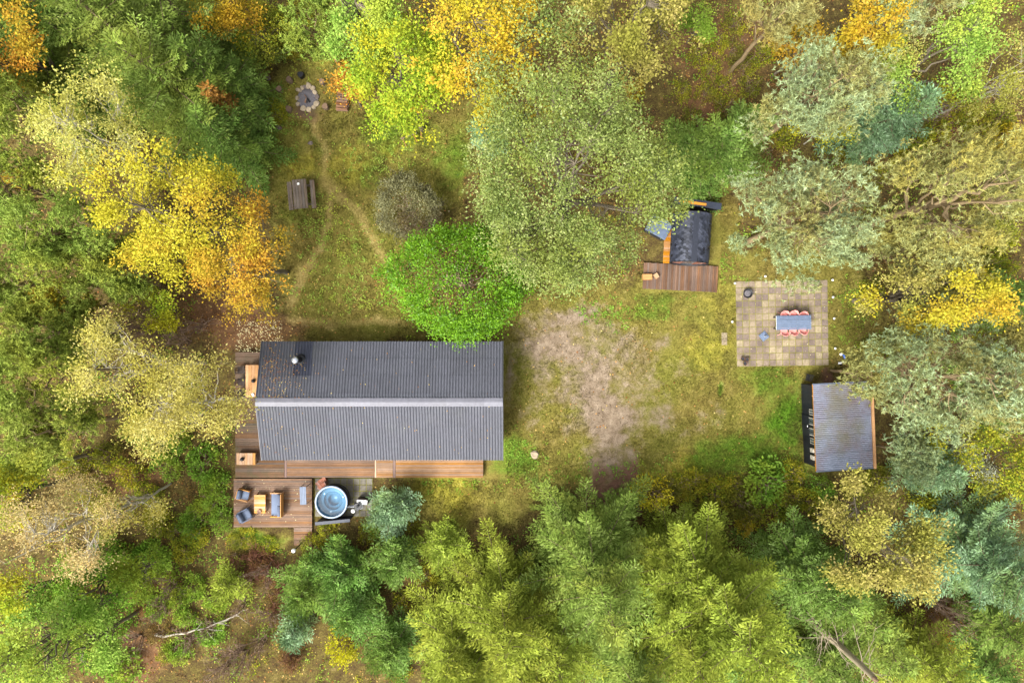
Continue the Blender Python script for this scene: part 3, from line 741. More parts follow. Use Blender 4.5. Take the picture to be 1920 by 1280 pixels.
M['ridge'] = roof_mat('ridge_cap', (130,130,140), k=.58, lichen=(146,146,146))
M['shedroof'] = roof_mat('metal_shed_roof', (138,145,162), k=.95, lichen=(120,92,84), amt=.55, metal=.4, rough=.4, reflect_tint=(120,116,84))  # olive patches paint the reflection of yellow trees into the metal
M['shingle'] = plain('bitumen_shingle', (42,46,58), .36, .3, 10, k=.9, spec=.6)
_n = M['shingle'].node_tree; _b = _n.nodes['Principled BSDF']; _g = _n.nodes.new('ShaderNodeNewGeometry')
_h = _n.nodes.new('ShaderNodeHueSaturation'); _v = maths(_n, 'MULTIPLY_ADD', _g.outputs['Random Per Island'], 1.3); _v.node.inputs[2].default_value = .4
_l = _b.inputs['Base Color'].links[0].from_socket; _n.links.new(_l, _h.inputs['Color']); _n.links.new(_v, _h.inputs['Value']); _n.links.new(_h.outputs[0], _b.inputs['Base Color'])
_r = maths(_n, 'MULTIPLY_ADD', _g.outputs['Random Per Island'], .35); _r.node.inputs[2].default_value = .25; _n.links.new(_r, _b.inputs['Roughness'])

# ------------------------------------------------------------------ house
def gable_house():
    he, hr = 2.6, 3.6
    xl = (480 - 960) * mpp(hr); xr = (942 - 960) * mpp(3.1)
    yt = -(640 - 640) * mpp(he); yb = -(862 - 640) * mpp(he); ym = (yt + yb) / 2
    half = (yt - yb) / 2; slope = math.atan2(hr - he, half); sl = half / math.cos(slope)
    o = thing('summer_house', 'long low summer house with dark grey corrugated gable roof and steel flue', 'house', ((xl + xr) / 2, ym, 0))
    Lx = xr - xl
    wx0, wx1 = -Lx / 2 + 1.6, Lx / 2 - .35; wy = half - .45
    w_ = MB()
    # wall ring with gable tops
    zg = lambda y: hr - abs(y) * math.tan(slope) - .12
    for sx in (wx0, wx1):
        th = .15 if sx == wx0 else -.15
        a = [(sx, -wy, 0), (sx, wy, 0), (sx, wy, zg(wy)), (sx, 0, zg(0)), (sx, -wy, zg(wy))]
        b_ = [(x + th, y, z) for x, y, z in a]
        w_.add(a + b_, [(0, 1, 2, 3, 4), (9, 8, 7, 6, 5)] + [(i, (i + 1) % 5, 5 + (i + 1) % 5, 5 + i) for i in range(5)])
    for sy in (-1, 1):
        w_.box(((wx0 + wx1) / 2, sy * (wy - .075), zg(wy) / 2), (wx1 - wx0 - .31, .15, zg(wy)))
    w_.build('wall', M['wall'], o)
    for i, x in enumerate((-4.2, -1.2, 2.1, 4.6)):
        wn = MB().box((x, -wy - .02, 1.35), (1.5, .06, 1.3)).build('window', M['frame'], o)
        MB().box((x - .36, -wy - .055, 1.35), (.62, .02, 1.14)).build('pane', M['glass'], wn)
        MB().box((x + .36, -wy - .055, 1.35), (.62, .02, 1.14)).build('pane', M['glass'], wn)
    d = MB().box((wx0 - .03, -.8, 1.35), (.06, 1.9, 2.05)).build('door', M['frame'], o)
    MB().box((wx0 - .07, -1.25, 1.4), (.02, .78, 1.8)).build('pane', M['glass'], d)
    MB().box((wx0 - .07, -.35, 1.4), (.02, .78, 1.8)).build('pane', M['glass'], d)
    MB().tube([(wx0 - .1, -.8, 1.3), (wx0 - .1, -.8, 1.5)], .02).build('handle', M['steel'], d)
    # corrugated sheets: 6 waves each, rows lapped from the eaves upwards
    ncol = 14; cw = Lx / ncol; nrow = 4; rl = 1.06; wl = cw / 6
    def sheet_mesh(ln):
        nx = 36; v = []; f = []
        for j in range(2):
            for i in range(nx + 1):
                x = i / nx * (cw + .03)
                zz = .034 * math.sin(2 * math.pi * x / wl)
                v.append((x, j * ln, zz + .018 * (1 - j)))
        n1 = nx + 1
        for i in range(nx): f.append((i, i + 1, n1 + i + 1, n1 + i))
        v2 = [(x, y, z - .009) for x, y, z in v]; b0 = len(v)
        f2 = [(b0 + d_, b0 + c_, b0 + b__, b0 + a_) for a_, b__, c_, d_ in f]
        m_ = MB(); m_.add(v + v2, f + f2); nsm = len(m_.f)
        m_.add(v[:n1] + v2[:n1], [(i + 1, i, n1 + i, n1 + i + 1) for i in range(nx)]); me = m_.mesh('roof_sheet')
        for p in me.polygons: p.use_smooth = p.index < nsm
        return me
    full = sheet_mesh(rl + .12); short = sheet_mesh(sl - 3 * rl)
    full.materials.append(M['roof']); short.materials.append(M['roof'])
    fnew = full.copy(); fnew.materials.clear(); fnew.materials.append(M['roofnew'])
    for side in (1, -1):
        for r_ in range(nrow):
            for c_ in range(ncol):
                me = full if r_ < 3 else short
                if side == 1 and c_ == 2 and r_ < 2: me = fnew
                s_ = bpy.data.objects.new('roof_sheet', me); C.objects.link(s_); s_.parent = o
                rnd = random.Random(c_ * 31 + r_ * 7 + side)
                y0 = half - r_ * rl * math.cos(slope); z0 = he + r_ * rl * math.sin(slope)
                x0 = -Lx / 2 + c_ * cw
                if side == 1:
                    Mx = Matrix.Translation((x0 + cw, y0, z0 + rnd.uniform(0, .008))) @ Matrix.Rotation(math.pi, 4, 'Z') @ Matrix.Rotation(slope, 4, 'X')
                else:
                    Mx = Matrix.Translation((x0, -y0, z0 + rnd.uniform(0, .008))) @ Matrix.Rotation(slope, 4, 'X')
                s_.matrix_local = Mx
    for i in range(13):
        pl = Lx / 13; x0 = -Lx / 2 + i * pl - .02; x1 = x0 + pl + .05; lift = .05 + (i % 2) * .012
        wv = .25; dz = wv * math.tan(slope)
        v = []
        for x in (x0, x1):
            for y, z in ((-wv, -dz), (-.07, -.012), (0, .0), (.07, -.012), (wv, -dz)): v.append((x, y, hr + lift + z + .02))
        vb = [(x, y, z - .02) for x, y, z in v]
        f = [(k, k + 1, 6 + k, 5 + k)[::-1] for k in range(4)] + [(10 + k, 11 + k, 16 + k, 15 + k) for k in range(4)]
        f += [(0, 5, 15, 10), (4, 14, 19, 9)] + [(k, 10 + k, 11 + k, k + 1) for k in range(4)] + [(5 + k, 6 + k, 16 + k, 15 + k) for k in range(4)]
        MB().add(v + vb, f).build('ridge_cap', M['ridge'], o)
    for sx in (-1, 1):
        for sy in (-1, 1):
            b_ = MB(); b_.box((0, 0, 0), (.04, sl, .2)); bo = b_.build('barge_board', M['barge'], o)
            bo.matrix_local = Matrix.Translation((sx * (Lx / 2 + .03), sy * half / 2, (he + hr) / 2 - .06)) @ Matrix.Rotation(-sy * slope, 4, 'X')
    for sy in (-1, 1):
        MB().box((0, sy * (half - .16), he - .06), (Lx - .04, .03, .2)).build('fascia', M['barge'], o)
    # flue with flashing and cowl
    c = at(563, 674, 2.95) - Vector(o.location)
    fl = MB(); fl.lathe([(.34, -.12), (.30, .03), (.17, .12)], 20, (c.x, c.y, c.z)); fl.build('flue_flashing', M['black'], o)
    fp = MB().lathe([(.155, 0), (.155, .75), (.165, .76), (.165, .84), (.14, .85)], 20, (c.x, c.y, c.z)).build('flue', M['black'], o, True)
    MB().lathe([(.12, .85), (.12, .98), (.20, .99), (.21, 1.06), (.17, 1.12), (.06, 1.15), (0, 1.155)], 24, (c.x, c.y, c.z)).build('cowl', M['steel'], fp, True)
    return o
house = gable_house()

# ------------------------------------------------------------------ decks, board by board
def boards(parent, x0, x1, y0, y1, z, pitch, mat, along='X', gap=.008, jitter=.012, origin=(0, 0), name='board', th=.03, split=None):
    """a field of deck boards filling the rectangle (local metres)"""
    rnd = random.Random(int((x0 + y0) * 1000))
    if along == 'X':
        n = max(1, round((y1 - y0) / pitch)); p = (y1 - y0) / n
        me = MB().box((0, 0, 0), (x1 - x0, p - gap, th), bev=.005).mesh(name); me.materials.append(mat)
        for i in range(n):
            o = bpy.data.objects.new(name, me); C.objects.link(o); o.parent = parent
            o.location = ((x0 + x1) / 2 + rnd.uniform(-jitter, jitter) * .5, y0 + (i + .5) * p, z + rnd.uniform(-.004, .004))
    else:
        n = max(1, round((x1 - x0) / pitch)); p = (x1 - x0) / n
        me = MB().box((0, 0, 0), (p - gap, y1 - y0, th), bev=.005).mesh(name); me.materials.append(mat)
        for i in range(n):
            o = bpy.data.objects.new(name, me); C.objects.link(o); o.parent = parent
            o.location = (x0 + (i + .5) * p, (y0 + y1) / 2 + rnd.uniform(-jitter, jitter), z + rnd.uniform(-.004, .004))

ZD = .40
def drect(px0, py0, px1, py1, z):
    a = at(px0, py0, z); b = at(px1, py1, z); return min(a.x, b.x), max(a.x, b.x), min(a.y, b.y), max(a.y, b.y)
dk = thing('wooden_deck', 'long brown plank deck wrapping the gable end and eaves side of the summer house', 'deck')
x0, x1, y0, y1 = drect(441, 660, 533, 895, ZD); boards(dk, x0, x1, y0, y1, ZD - .015, .12, M['deckold'])
x0b, x1b, y0b, y1b = drect(538, 840, 702, 895, ZD); boards(dk, x0b, x1b, y0b, y1b, ZD - .015, .12, M['deck'])
xs0, xs1, ys0, ys1 = drect(533.4, 840, 537.6, 895, ZD); MB().box(((xs0 + xs1) / 2, (ys0 + ys1) / 2, ZD - .013), (xs1 - xs0 - .01, ys1 - ys0, .03)).build('border_board', M['strip'], dk)
xs0, xs1, ys0, ys1 = drect(702.4, 840, 705.8, 895, ZD); MB().box(((xs0 + xs1) / 2, (ys0 + ys1) / 2, ZD - .008), (xs1 - xs0 - .01, ys1 - ys0, .03)).build('border_board', M['striplight'], dk)
xc0, xc1, yc0, yc1 = drect(706.2, 840, 736.6, 895, ZD); boards(dk, xc0, xc1, yc0, yc1, ZD - .015, .12, M['decknew'])
xs0, xs1, ys0, ys1 = drect(737, 840, 741.6, 895, ZD); MB().box(((xs0 + xs1) / 2, (ys0 + ys1) / 2, ZD - .012), (xs1 - xs0 - .01, ys1 - ys0, .03)).build('border_board', M['strip'], dk)
xe0, xe1, ye0, ye1 = drect(742, 840, 906, 895, ZD); boards(dk, xe0, xe1, ye0, ye1, ZD - .015, .12, M['decknew'])
for (a, b, c_, d_) in ((x0, x1, y0, y1), (x1, xe1, y0b, y1b)):
    MB().box(((a + b) / 2, (c_ + d_) / 2, (ZD - .05) / 2), (b - a - .06, d_ - c_ - .06, ZD - .06)).build('frame', M['black'], dk)

ZP = .24
pf = thing('wooden_platform', 'lower oiled plank platform holding the lounge furniture, with steps', 'deck')
p0, p1, q0, q1 = drect(438, 897, 585, 988, ZP); boards(pf, p0, p1, q0, q1, ZP - .015, .12, M['deck'])
MB().box(((p0 + p1) / 2, (q0 + q1) / 2, (ZP - .05) / 2), (p1 - p0 - .05, q1 - q0 - .05, ZP - .06)).build('frame', M['black'], pf)
for i, (ya, yb_, zz) in enumerate(((989, 1000, .19), (1000.6, 1011, .13), (1011.6, 1022, .07))):
    a, b, c_, d_ = drect(551, ya, 585, yb_, zz); boards(pf, a, b, c_, d_, zz - .015, .12, M['deck'], name='step_board')

sa = at(1276, 520, .22)
sdk = thing('sauna_deck', 'small brown plank deck in front of the barrel sauna', 'deck', (sa.x, sa.y, 0), R(-2.9))
k = mpp(.22)
boards(sdk, -70 * k, 70 * k, -24.5 * k, 24.5 * k, .205, .12, M['decksauna'], along='Y')
MB().box((0, 0, .09), (138 * k, 47 * k, .18)).build('frame', M['black'], sdk)
boards(sdk, -34 * k, -18 * k, 25 * k, 112 * k, .16, .13, M['orangewood'], along='X', name='side_board')

# ------------------------------------------------------------------ paving
def patio_grid(name, cx, cy, nx, ny, t, rz, mat, skip=lambda i, j: False, z=.05):
    o = thing(name, None, None, (cx, cy, 0), rz); o['kind'] = 'structure'
    MB().box((0, 0, z / 2 - .006), (nx * t + .02, ny * t + .02, z - .012)).build('moss_bed', M['mossjoint'], o)
    mes = []
    for s_ in range(4):
        me = MB().box((0, 0, 0), (t - .03 - .008 * (s_ % 2), t - .03 - .008 * (s_ // 2), .045), bev=.006).mesh('paving_slab'); me.materials.append(mat); mes.append(me)
    rnd = random.Random(nx * 100 + ny)
    for i in range(nx):
        for j in range(ny):
            if skip(i, j): continue
            b = bpy.data.objects.new('paving_slab', mes[rnd.randrange(4)]); C.objects.link(b); b.parent = o
            b.location = ((i + .5 - nx / 2) * t, (j + .5 - ny / 2) * t, z - .018 + rnd.uniform(-.006, .008))
            b.rotation_euler = (rnd.uniform(-.012, .012), rnd.uniform(-.012, .012), rnd.uniform(-.01, .01))
    return o
pc = at(1466, 606, 0); patio_grid('patio', pc.x, pc.y, 14, 13, 172.5 * mpp() / 14, R(.9), M['paver'])
tc_ = at(645, 932, 0); patio_grid('patio', tc_.x, tc_.y, 9, 6, .412, 0, M['paverg'])

# garden slabs set in the lawn
for dy in (-5.9, 5.9):
    c = at(1358, 635 + dy, 0)
    tag(MB().box((0, 0, .02), (.36, .39, .05), bev=.01).build('paving_slab', M['paver']), 'lone grey paving slab let into the lawn beside the patio', 'paving slab', 'pair of slabs in the lawn').location = (c.x, c.y, .0)

# ------------------------------------------------------------------ deck furniture
def slat_table(name, label, px, py, wx, wy, h, n, along, mat, rz=0, zb=ZD, group=None, leg=.07):
    c = at(px, py, zb + h); o = thing(name, label, 'table', (c.x, c.y, zb), rz, group)
    for i in range(n):
        if along == 'X': MB().box((0, (i + .5) * wy / n - wy / 2, h - .015), (wx, wy / n - .008, .03), bev=.004).build('slat', mat, o)
        else: MB().box(((i + .5) * wx / n - wx / 2, 0, h - .015), (wx / n - .008, wy, .03), bev=.004).build('slat', mat, o)
    for sx in (-1, 1):
        for sy in (-1, 1):
            MB().box((sx * (wx / 2 - .07), sy * (wy / 2 - .07), (h - .03) / 2), (leg, leg, h - .03), bev=.005).build('leg', mat, o)
    MB().box((0, 0, h - .07), (wx - .2, wy - .2, .07)).build('apron', mat, o)
    return o
slat_table('dining_table', 'brown plank dining table half under the roof edge on the deck', 475, 714, .98, 2.0, .74, 5, 'Y', M['orangewood'])
for i, py in enumerate((694, 716, 737)):
    c = at(452.5, py, ZD + .45)
    o = thing('dining_chair', 'dark brown slatted chair along the dining table on the deck', 'chair', (c.x - .02, c.y, ZD), R((4, -3, 6)[i]), 'dark dining chairs on the deck')
    for s_ in range(5): MB().box((-.18 + s_ * .09, 0, .44), (.075, .44, .025), bev=.004).build('slat', M['wicker'], o)
    for sx in (-1, 1):
        for sy in (-1, 1): MB().box((sx * .19, sy * .19, .215), (.04, .04, .43)).build('leg', M['wicker'], o)
    bk = MB().box((-.22, 0, .86), (.03, .42, .07)).build('backrest', M['wicker'], o)
    for s_ in range(4): MB().box((-.22, -.15 + s_ * .1, .64), (.022, .04, .38)).build('slat', M['wicker'], bk)
def lathe_thing(name, label, cat, px, py, z, prof, mat, n=20, group=None):
    c = at(px, py, z + prof[-1][1]); o = MB().lathe(prof, n, cap=True).build(name, mat, None, True); o.location = (c.x, c.y, z); return tag(o, label, cat, group)
def kettle(label, px, py, z):  # black teapot: round body, spout and handle
    c = at(px, py, z + .15); o = thing('teapot', label, 'teapot', (c.x, c.y, z), .6)
    MB().lathe([(.0, .001), (.1, .002), (.12, .06), (.11, .14), (.06, .19), (0, .2)], 16).build('body', M['black'], o, True)
    MB().tube([(.1, 0, .1), (.17, 0, .16)], [.025, .015], 8).build('spout', M['black'], o)
    MB().tube([(-.09, 0, .14), (-.13, 0, .24), (0, 0, .3), (.09, 0, .2)], .01, 6).build('handle', M['black'], o)
kettle('black lantern standing on the dining table', 474, 714, ZD + .742)
lathe_thing('bowl', 'pale round bowl near the end of the dining table', 'bowl', 474, 740, ZD + .742, [(.03, .0), (.05, .003), (.09, .05), (.1, .07), (.09, .066), (.04, .02), (0, .018)], M['white'])
slat_table('low_table', 'pale square slatted table at the corner of the main deck', 461, 860, 1.2, .74, .45, 7, 'Y', M['teaky'])
kettle('black lantern standing on the pale low table', 453, 861, ZD + .452)

def seat(name, label, px, py, wdt, dep, rz, z0, mats, n=1, cat='armchair'):
    """low lounge seat; back towards +X before turning, width along Y"""
    c = at(px, py, z0 + .4); o = thing(name, label, cat, (c.x, c.y, z0), rz)
    fr, cu, cb = mats
    MB().box((0, 0, .2), (dep - .06, wdt - .14, .08), bev=.01).build('seat_frame', fr, o)
    for sx in (-1, 1):
        for sy in (-1, 1): MB().box((sx * (dep / 2 - .05), sy * (wdt / 2 - .035), .27), (.05, .05, .54), bev=.006).build('leg', fr, o)
    for sy in (-1, 1): MB().box((-.02, sy * (wdt / 2 - .035), .555), (dep - .04, .065, .03), bev=.006).build('armrest', fr, o)
    MB().box((dep / 2 - .03, 0, .5), (.04, wdt - .14, .5), bev=.008).build('back_frame', fr, o)
    cw = (wdt - .15) / n
    sc_ = MB().box((-.08, 0, .33), (dep - .2, wdt - .16, .15), bev=.045).build('seat_cushion', cu, o, True)
    for i in range(n):
        y = -(wdt - .15) / 2 + (i + .5) * cw
        MB().box((dep / 2 - .17, y, .58), (.2, cw - .015, .42), m=Matrix.Rotation(R(14), 4, 'Y'), bev=.06).build('back_cushion', cb, o, True)
    return o
seat('lounge_sofa', 'two seat lounge sofa with blue grey cushions facing the coffee table', 519, 945.5, 1.56, .76, 0, ZP, (M['teaky'], M['cushion'], M['cushiond']), 2, 'sofa')
seat('lounge_armchair', 'blue grey cushioned armchair nearer the long house deck', 456.5, 927, .72, .72, R(180 - 15), ZP, (M['teak'], M['cushion'], M['cushiond']))
seat('lounge_armchair', 'blue grey cushioned armchair nearer the platform grass edge', 459, 966, .74, .76, R(180 + 27), ZP, (M['cushiond'], M['cushion'], M['cushiond']))
slat_table('coffee_table', 'pale slatted coffee table between the sofa and armchairs', 487, 944.5, .72, 1.18, .4, 8, 'X', M['teak'], 0, ZP)
lathe_thing('bowl', 'terracotta bowl on the pale coffee table', 'bowl', 486.5, 958.5, ZP + .402, [(.05, .0), (.09, .003), (.13, .06), (.14, .08), (.12, .076), (.06, .025), (0, .02)], M['rough'])
# tall narrow table with slate slats
c = at(568, 929, ZP + .9); o = thing('bar_table', 'tall narrow slate grey slatted table beside the hot tub', 'table', (c.x, c.y, ZP), R(2))
for i in range(4): MB().box((-.15 + i * .1, 0, .885), (.092, 1.12, .03), bev=.004).build('slat', M['slategrey'], o)
for sx in (-1, 1):
    for sy in (-1, 1): MB().tube([(sx * .17, sy * .52, .87), (sx * .19, sy * .54, 0)], .018, 8).build('leg', M['black'], o)
for sy in (-1, 1): MB().tube([(-.18, sy * .53, .25), (.18, sy * .53, .25)], .014, 6).build('stretcher', M['black'], o)

# ------------------------------------------------------------------ hot tub
c = at(621, 941, 1.05); o = thing('hot_tub', 'round hot tub with pale blue liner and dark outer wall beside the platform', 'hot tub', (c.x, c.y, .05))
MB().lathe([(.93, 0), (.97, .02), (.985, .5), (.985, .96), (.94, .97)], 48).build('shell', M['tubbody'], o, True)
MB().lathe([(.93, .96), (1.02, .965), (1.035, .99), (1.02, 1.02), (.95, 1.03), (.92, 1.0)], 64).build('rim', M['tubrim'], o, True)
MB().lathe([(.925, 1.01), (.89, .86), (.88, .62), (.84, .58), (.62, .565), (.585, .55), (.575, .40), (.56, .37), (.40, .35), (.37, .33), (.355, .14), (.33, .11), (.0, .10)], 64).build('liner', M['tub'], o, True)
mw = bpy.data.materials.new('tub_water'); mw.use_nodes = True; ntw = mw.node_tree; ntw.nodes.clear()
_o = ntw.nodes.new('ShaderNodeOutputMaterial'); _t = ntw.nodes.new('ShaderNodeBsdfTransparent'); _t.inputs[0].default_value = (.74, .92, 1, 1)
_gl = ntw.nodes.new('ShaderNodeBsdfGlossy'); _gl.inputs['Roughness'].default_value = .05; 
_mx = ntw.nodes.new('ShaderNodeMixShader'); _mx.inputs[0].default_value = .03; ntw.links.new(_t.outputs[0], _mx.inputs[1]); ntw.links.new(_gl.outputs[0], _mx.inputs[2]); ntw.links.new(_mx.outputs[0], _o.inputs[0])
_bp = ntw.nodes.new('ShaderNodeBump'); _bp.inputs['Strength'].default_value = .1; _nz = noise(ntw, 4, 3, .5); ntw.links.new(_nz.outputs['Fac'], _bp.inputs['Height']); ntw.links.new(_bp.outputs[0], _gl.inputs['Normal'])
MB().lathe([(.895, .84), (.0, .841)], 64).build('water', mw, o, True)
for a in (20, 140, 260):
    MB().lathe([(.03, .845), (.03, .85), (0, .852)], 12, (.7 * math.cos(R(a)), .7 * math.sin(R(a)), -.25)).build('nozzle', M['steel'], o)
MB().box((-.99, -.02, .93), (.12, .1, .1), bev=.02).build('bracket', M['white'], o)
MB().lathe([(1.0, .3), (1.0, .36)], 48).build('band', M['steel'], o)
# curved steps
o = thing('tub_steps', 'two curved reddish wooden steps leaning on the hot tub', 'steps', (c.x, c.y, .05))
for t_, (ri, ro, zt, a0, a1) in enumerate(((1.03, 1.3, .62, 113, 142), (1.3, 1.58, .34, 112, 140))):
    n = 7
    for i in range(n):
        b0 = R(a0 + (a1 - a0) * (i + .06) / n); b1 = R(a0 + (a1 - a0) * (i + .94) / n); v = []
        for z in (zt - .04, zt):
            for rr, aa in ((ri, b0), (ro, b0), (ro, b1), (ri, b1)): v.append((rr * math.cos(aa), rr * math.sin(aa), z))
        MB().add(v, [(3, 2, 1, 0), (4, 5, 6, 7), (0, 1, 5, 4), (1, 2, 6, 5), (2, 3, 7, 6), (3, 0, 4, 7)]).build('tread_slat', M['redwood'], o)
    for aa in (a0 + 1, a1 - 1):
        rm = (ri + ro) / 2; MB().box((rm * math.cos(R(aa)), rm * math.sin(R(aa)), (zt - .04) / 2), (ro - ri - .02, .04, zt - .042), R(aa)).build('side_board', M['redwood'], o)
# stove with flue, white cover board
c2 = at(671, 948, .8); o = thing('tub_stove', 'black outdoor stove with tall capped flue feeding the hot tub', 'stove', (c2.x, c2.y, .05))
MB().box((0, 0, .42), (.42, .42, .7), R(30), bev=.02).build('body', M['black'], o)
MB().box((.02, -.02, .79), (.46, .46, .03), R(30), bev=.008).build('lid', M['black'], o)
MB().tube([(0, 0, .8), (0, 0, 2.0)], .07, 14).build('flue', M['steel'], o)
MB().lathe([(.1, 2.0), (.13, 2.02), (.13, 2.05), (.06, 2.12), (0, 2.13)], 18).build('cap', M['white'], o, True)
MB().tube([(.12, .1, .82), (.3, .12, .86), (.36, -.08, .86), (.16, -.2, .82)], .018, 8).build('handle_rail', M['steel'], o)
for s_ in (.3, .55): MB().tube([(-.2, -.1, s_), (-.6, -.12, s_), (-.8, -.1, s_)], .04, 8).build('water_pipe', M['steel'], o)
c2 = at(677, 944.5, .8); o = thing('log_box', 'brown firewood box with white lid behind the tub stove', 'box', (c2.x + .05, c2.y + .12, .05), R(-3))
MB().box((0, 0, .33), (.62, .36, .66), bev=.01).build('body', M['wicker'], o)
MB().box((0, -.02, .69), (.66, .28, .04), bev=.01).build('lid', M['white'], o)
# dark windbreak below the tub
c2 = at(624, 977, 1.1); o = thing('windbreak', 'low slate dark windbreak fence on the plant side of the hot tub', 'fence', (c2.x, c2.y, 0), R(5.5))
for i in range(8): MB().box((0, 0, .11 + i * .135), (2.15, .03, .125), bev=.004).build('board', M['darkwood'], o)
for x in (-1.0, -.35, .35, 1.0): MB().box((x, -.04, .56), (.07, .05, 1.12)).build('post', M['darkwood'], o)
MB().box((0, -.02, 1.17), (2.2, .2, .03), bev=.005).build('coping', M['coping'], o)
# globe lamp on bent post at the steps
c2 = at(566, 1017, 0); o = thing('garden_lamp', 'white globe lamp on black post at the foot of the platform steps', 'lamp', (c2.x, c2.y, 0))
MB().tube([(0, 0, 0), (0, 0, 1.5)], .035, 10).build('post', M['black'], o)
MB().lathe([(.09, 0), (.09, .02)], 14, cap=True).build('foot', M['black'], o)
MB().lathe([(.03, 1.5), (.09, 1.54), (.13, 1.62), (.13, 1.7), (.09, 1.78), (0, 1.81)], 18).build('globe', M['white'], o, True)

# ------------------------------------------------------------------ barrel sauna
c = at(1294, 449, 1.3); rb, Lb = 1.16, 3.05
o = thing('barrel_sauna', 'black shingled barrel sauna under the edge of the big oak', 'sauna', (c.x, c.y, 0), R(-3.6))
zc = 1.38
def barrel_pt(a, y, r): return (r * math.cos(a), y, zc + r * math.sin(a))
bd = MB(); n = 48; v = []; f = []
for y in (-Lb / 2, Lb / 2):
    for i in range(n): v.append(barrel_pt(2 * math.pi * i / n, y, rb))
for i in range(n): f.append((i, (i + 1) % n, n + (i + 1) % n, n + i))
bd.add(v, f); bd.build('barrel', M['wall'], o, True)
for sy in (-1, 1):
    e = MB()
    for i in range(12):
        x = -rb + (i + .5) * 2 * rb / 12; hh = math.sqrt(max(.02, (rb - .06) ** 2 - x * x)) * 2
        b_ = MB().box((x, sy * (Lb / 2 - .12), zc), (2 * rb / 12 - .008, .04, hh)).build('end_board', M['redwood'], o)
d_ = MB().box((0, -Lb / 2 + .09, 1.2), (.66, .03, 1.7)).build('door', M['glass'], o)
MB().tube([(.24, -Lb / 2 + .05, 1.1), (.24, -Lb / 2 + .05, 1.4)], .015, 8).build('handle', M['steel'], d_)
for sy in (-.9, .9): MB().box((0, sy, .2), (1.9, .14, .36)).build('cradle', M['rough'], o)
# hexagonal shingles lapped down both flanks
V_ = []; F_ = []; rowsn = 15; tabs = 15
for side in (-1, 1):
    for r_ in range(rowsn):
        a_top = math.pi / 2 - side * (r_ * .135); 
        for t_ in range(tabs):
            wdt = Lb / tabs; y0 = -Lb / 2 + (t_ + (.5 if r_ % 2 else 0)) * wdt
            prof = [(0, 0), (1, 0), (1, .62), (.72, 1), (.28, 1), (0, .62)]
            base = len(V_)
            for (u, d) in prof:
                yy = min(Lb / 2, max(-Lb / 2, y0 + u * wdt * .97)); a = a_top - side * d * .19
                V_.append(barrel_pt(a, yy, rb + .012 + .03 * d + (.008 * ((t_ * 7 + r_ * 3) % 3))))
            F_.append(tuple(range(base, base + 6)) if side > 0 else tuple(range(base + 5, base - 1, -1)))
sh = MB(); sh.add(V_, F_); so_ = sh.build('shingles', M['shingle'], o); so_['kind'] = 'stuff'
MB().box((0, 0, zc + rb + .035), (.34, Lb + .02, .012), bev=.004).build('ridge_strip', M['shingle'], o)
for sy in (-1, 1):
    MB().tube([barrel_pt(R(a), sy * Lb / 2, rb + .02) for a in range(-30, 211, 12)], .022, 6).build('hoop', M['black'], o)
c2 = at(1308, 384, 1.75); o = thing('windbreak', 'tall dark board fence behind the barrel sauna with a loose plank on top', 'fence', (c2.x, c2.y, 0), R(-8))
for i in range(11): MB().box((0, 0, .1 + i * .152), (2.85, .035, .142), bev=.004).build('board', M['darkwood'], o)
for x in (-1.35, -.45, .45, 1.35): MB().box((x, .06, .85), (.09, .09, 1.7)).build('post', M['darkwood'], o)
MB().box((0, .1, 1.74), (2.95, .42, .03), m=Matrix.Rotation(R(-6), 4, 'X'), bev=.005).build('coping', M['coping'], o)
c2 = at(1299, 380, 1.82); tag(MB().box((0, 0, 0), (1.7, .17, .035), R(-8), bev=.004).build('plank', M['orangewood']), 'loose orange brown plank lying on top of the dark board fence', 'plank').location = (c2.x, c2.y, 1.80)
c2 = at(1236, 425, .9); o = thing('plunge_tub', 'blue grey covered plunge tub half hidden by oak branches beside sauna', 'tub', (c2.x, c2.y, 0), R(-28))
MB().box((0, 0, .4), (1.35, 1.05, .8), bev=.04).build('body', M['wall'], o)
MB().box((0, 0, .84), (1.45, 1.15, .08), bev=.03).build('cover', M['slategrey'], o)
for (px, py, dx, dy, rz, lb) in ((1214, 519, .62, .36, 2, 'large pale wooden crate at the end of the sauna deck'), (1231, 517, .26, .32, 32, 'small pale wooden crate beside the large crate on sauna deck')):
    c2 = at(px, py, .5); o = thing('wooden_crate', lb, 'crate', (c2.x, c2.y, .222), R(rz))
    for sy in (-1, 1):
        for z in (.07, .19): MB().box((0, sy * (dy / 2 - .012), z), (dx, .02, .1)).build('slat', M['teak'], o)
    for sx in (-1, 1): MB().box((sx * (dx / 2 - .012), 0, .13), (.02, dy - .05, .24)).build('end_panel', M['teak'], o)
    MB().box((0, 0, .262), (dx, dy, .02)).build('lid', M['teak'], o)

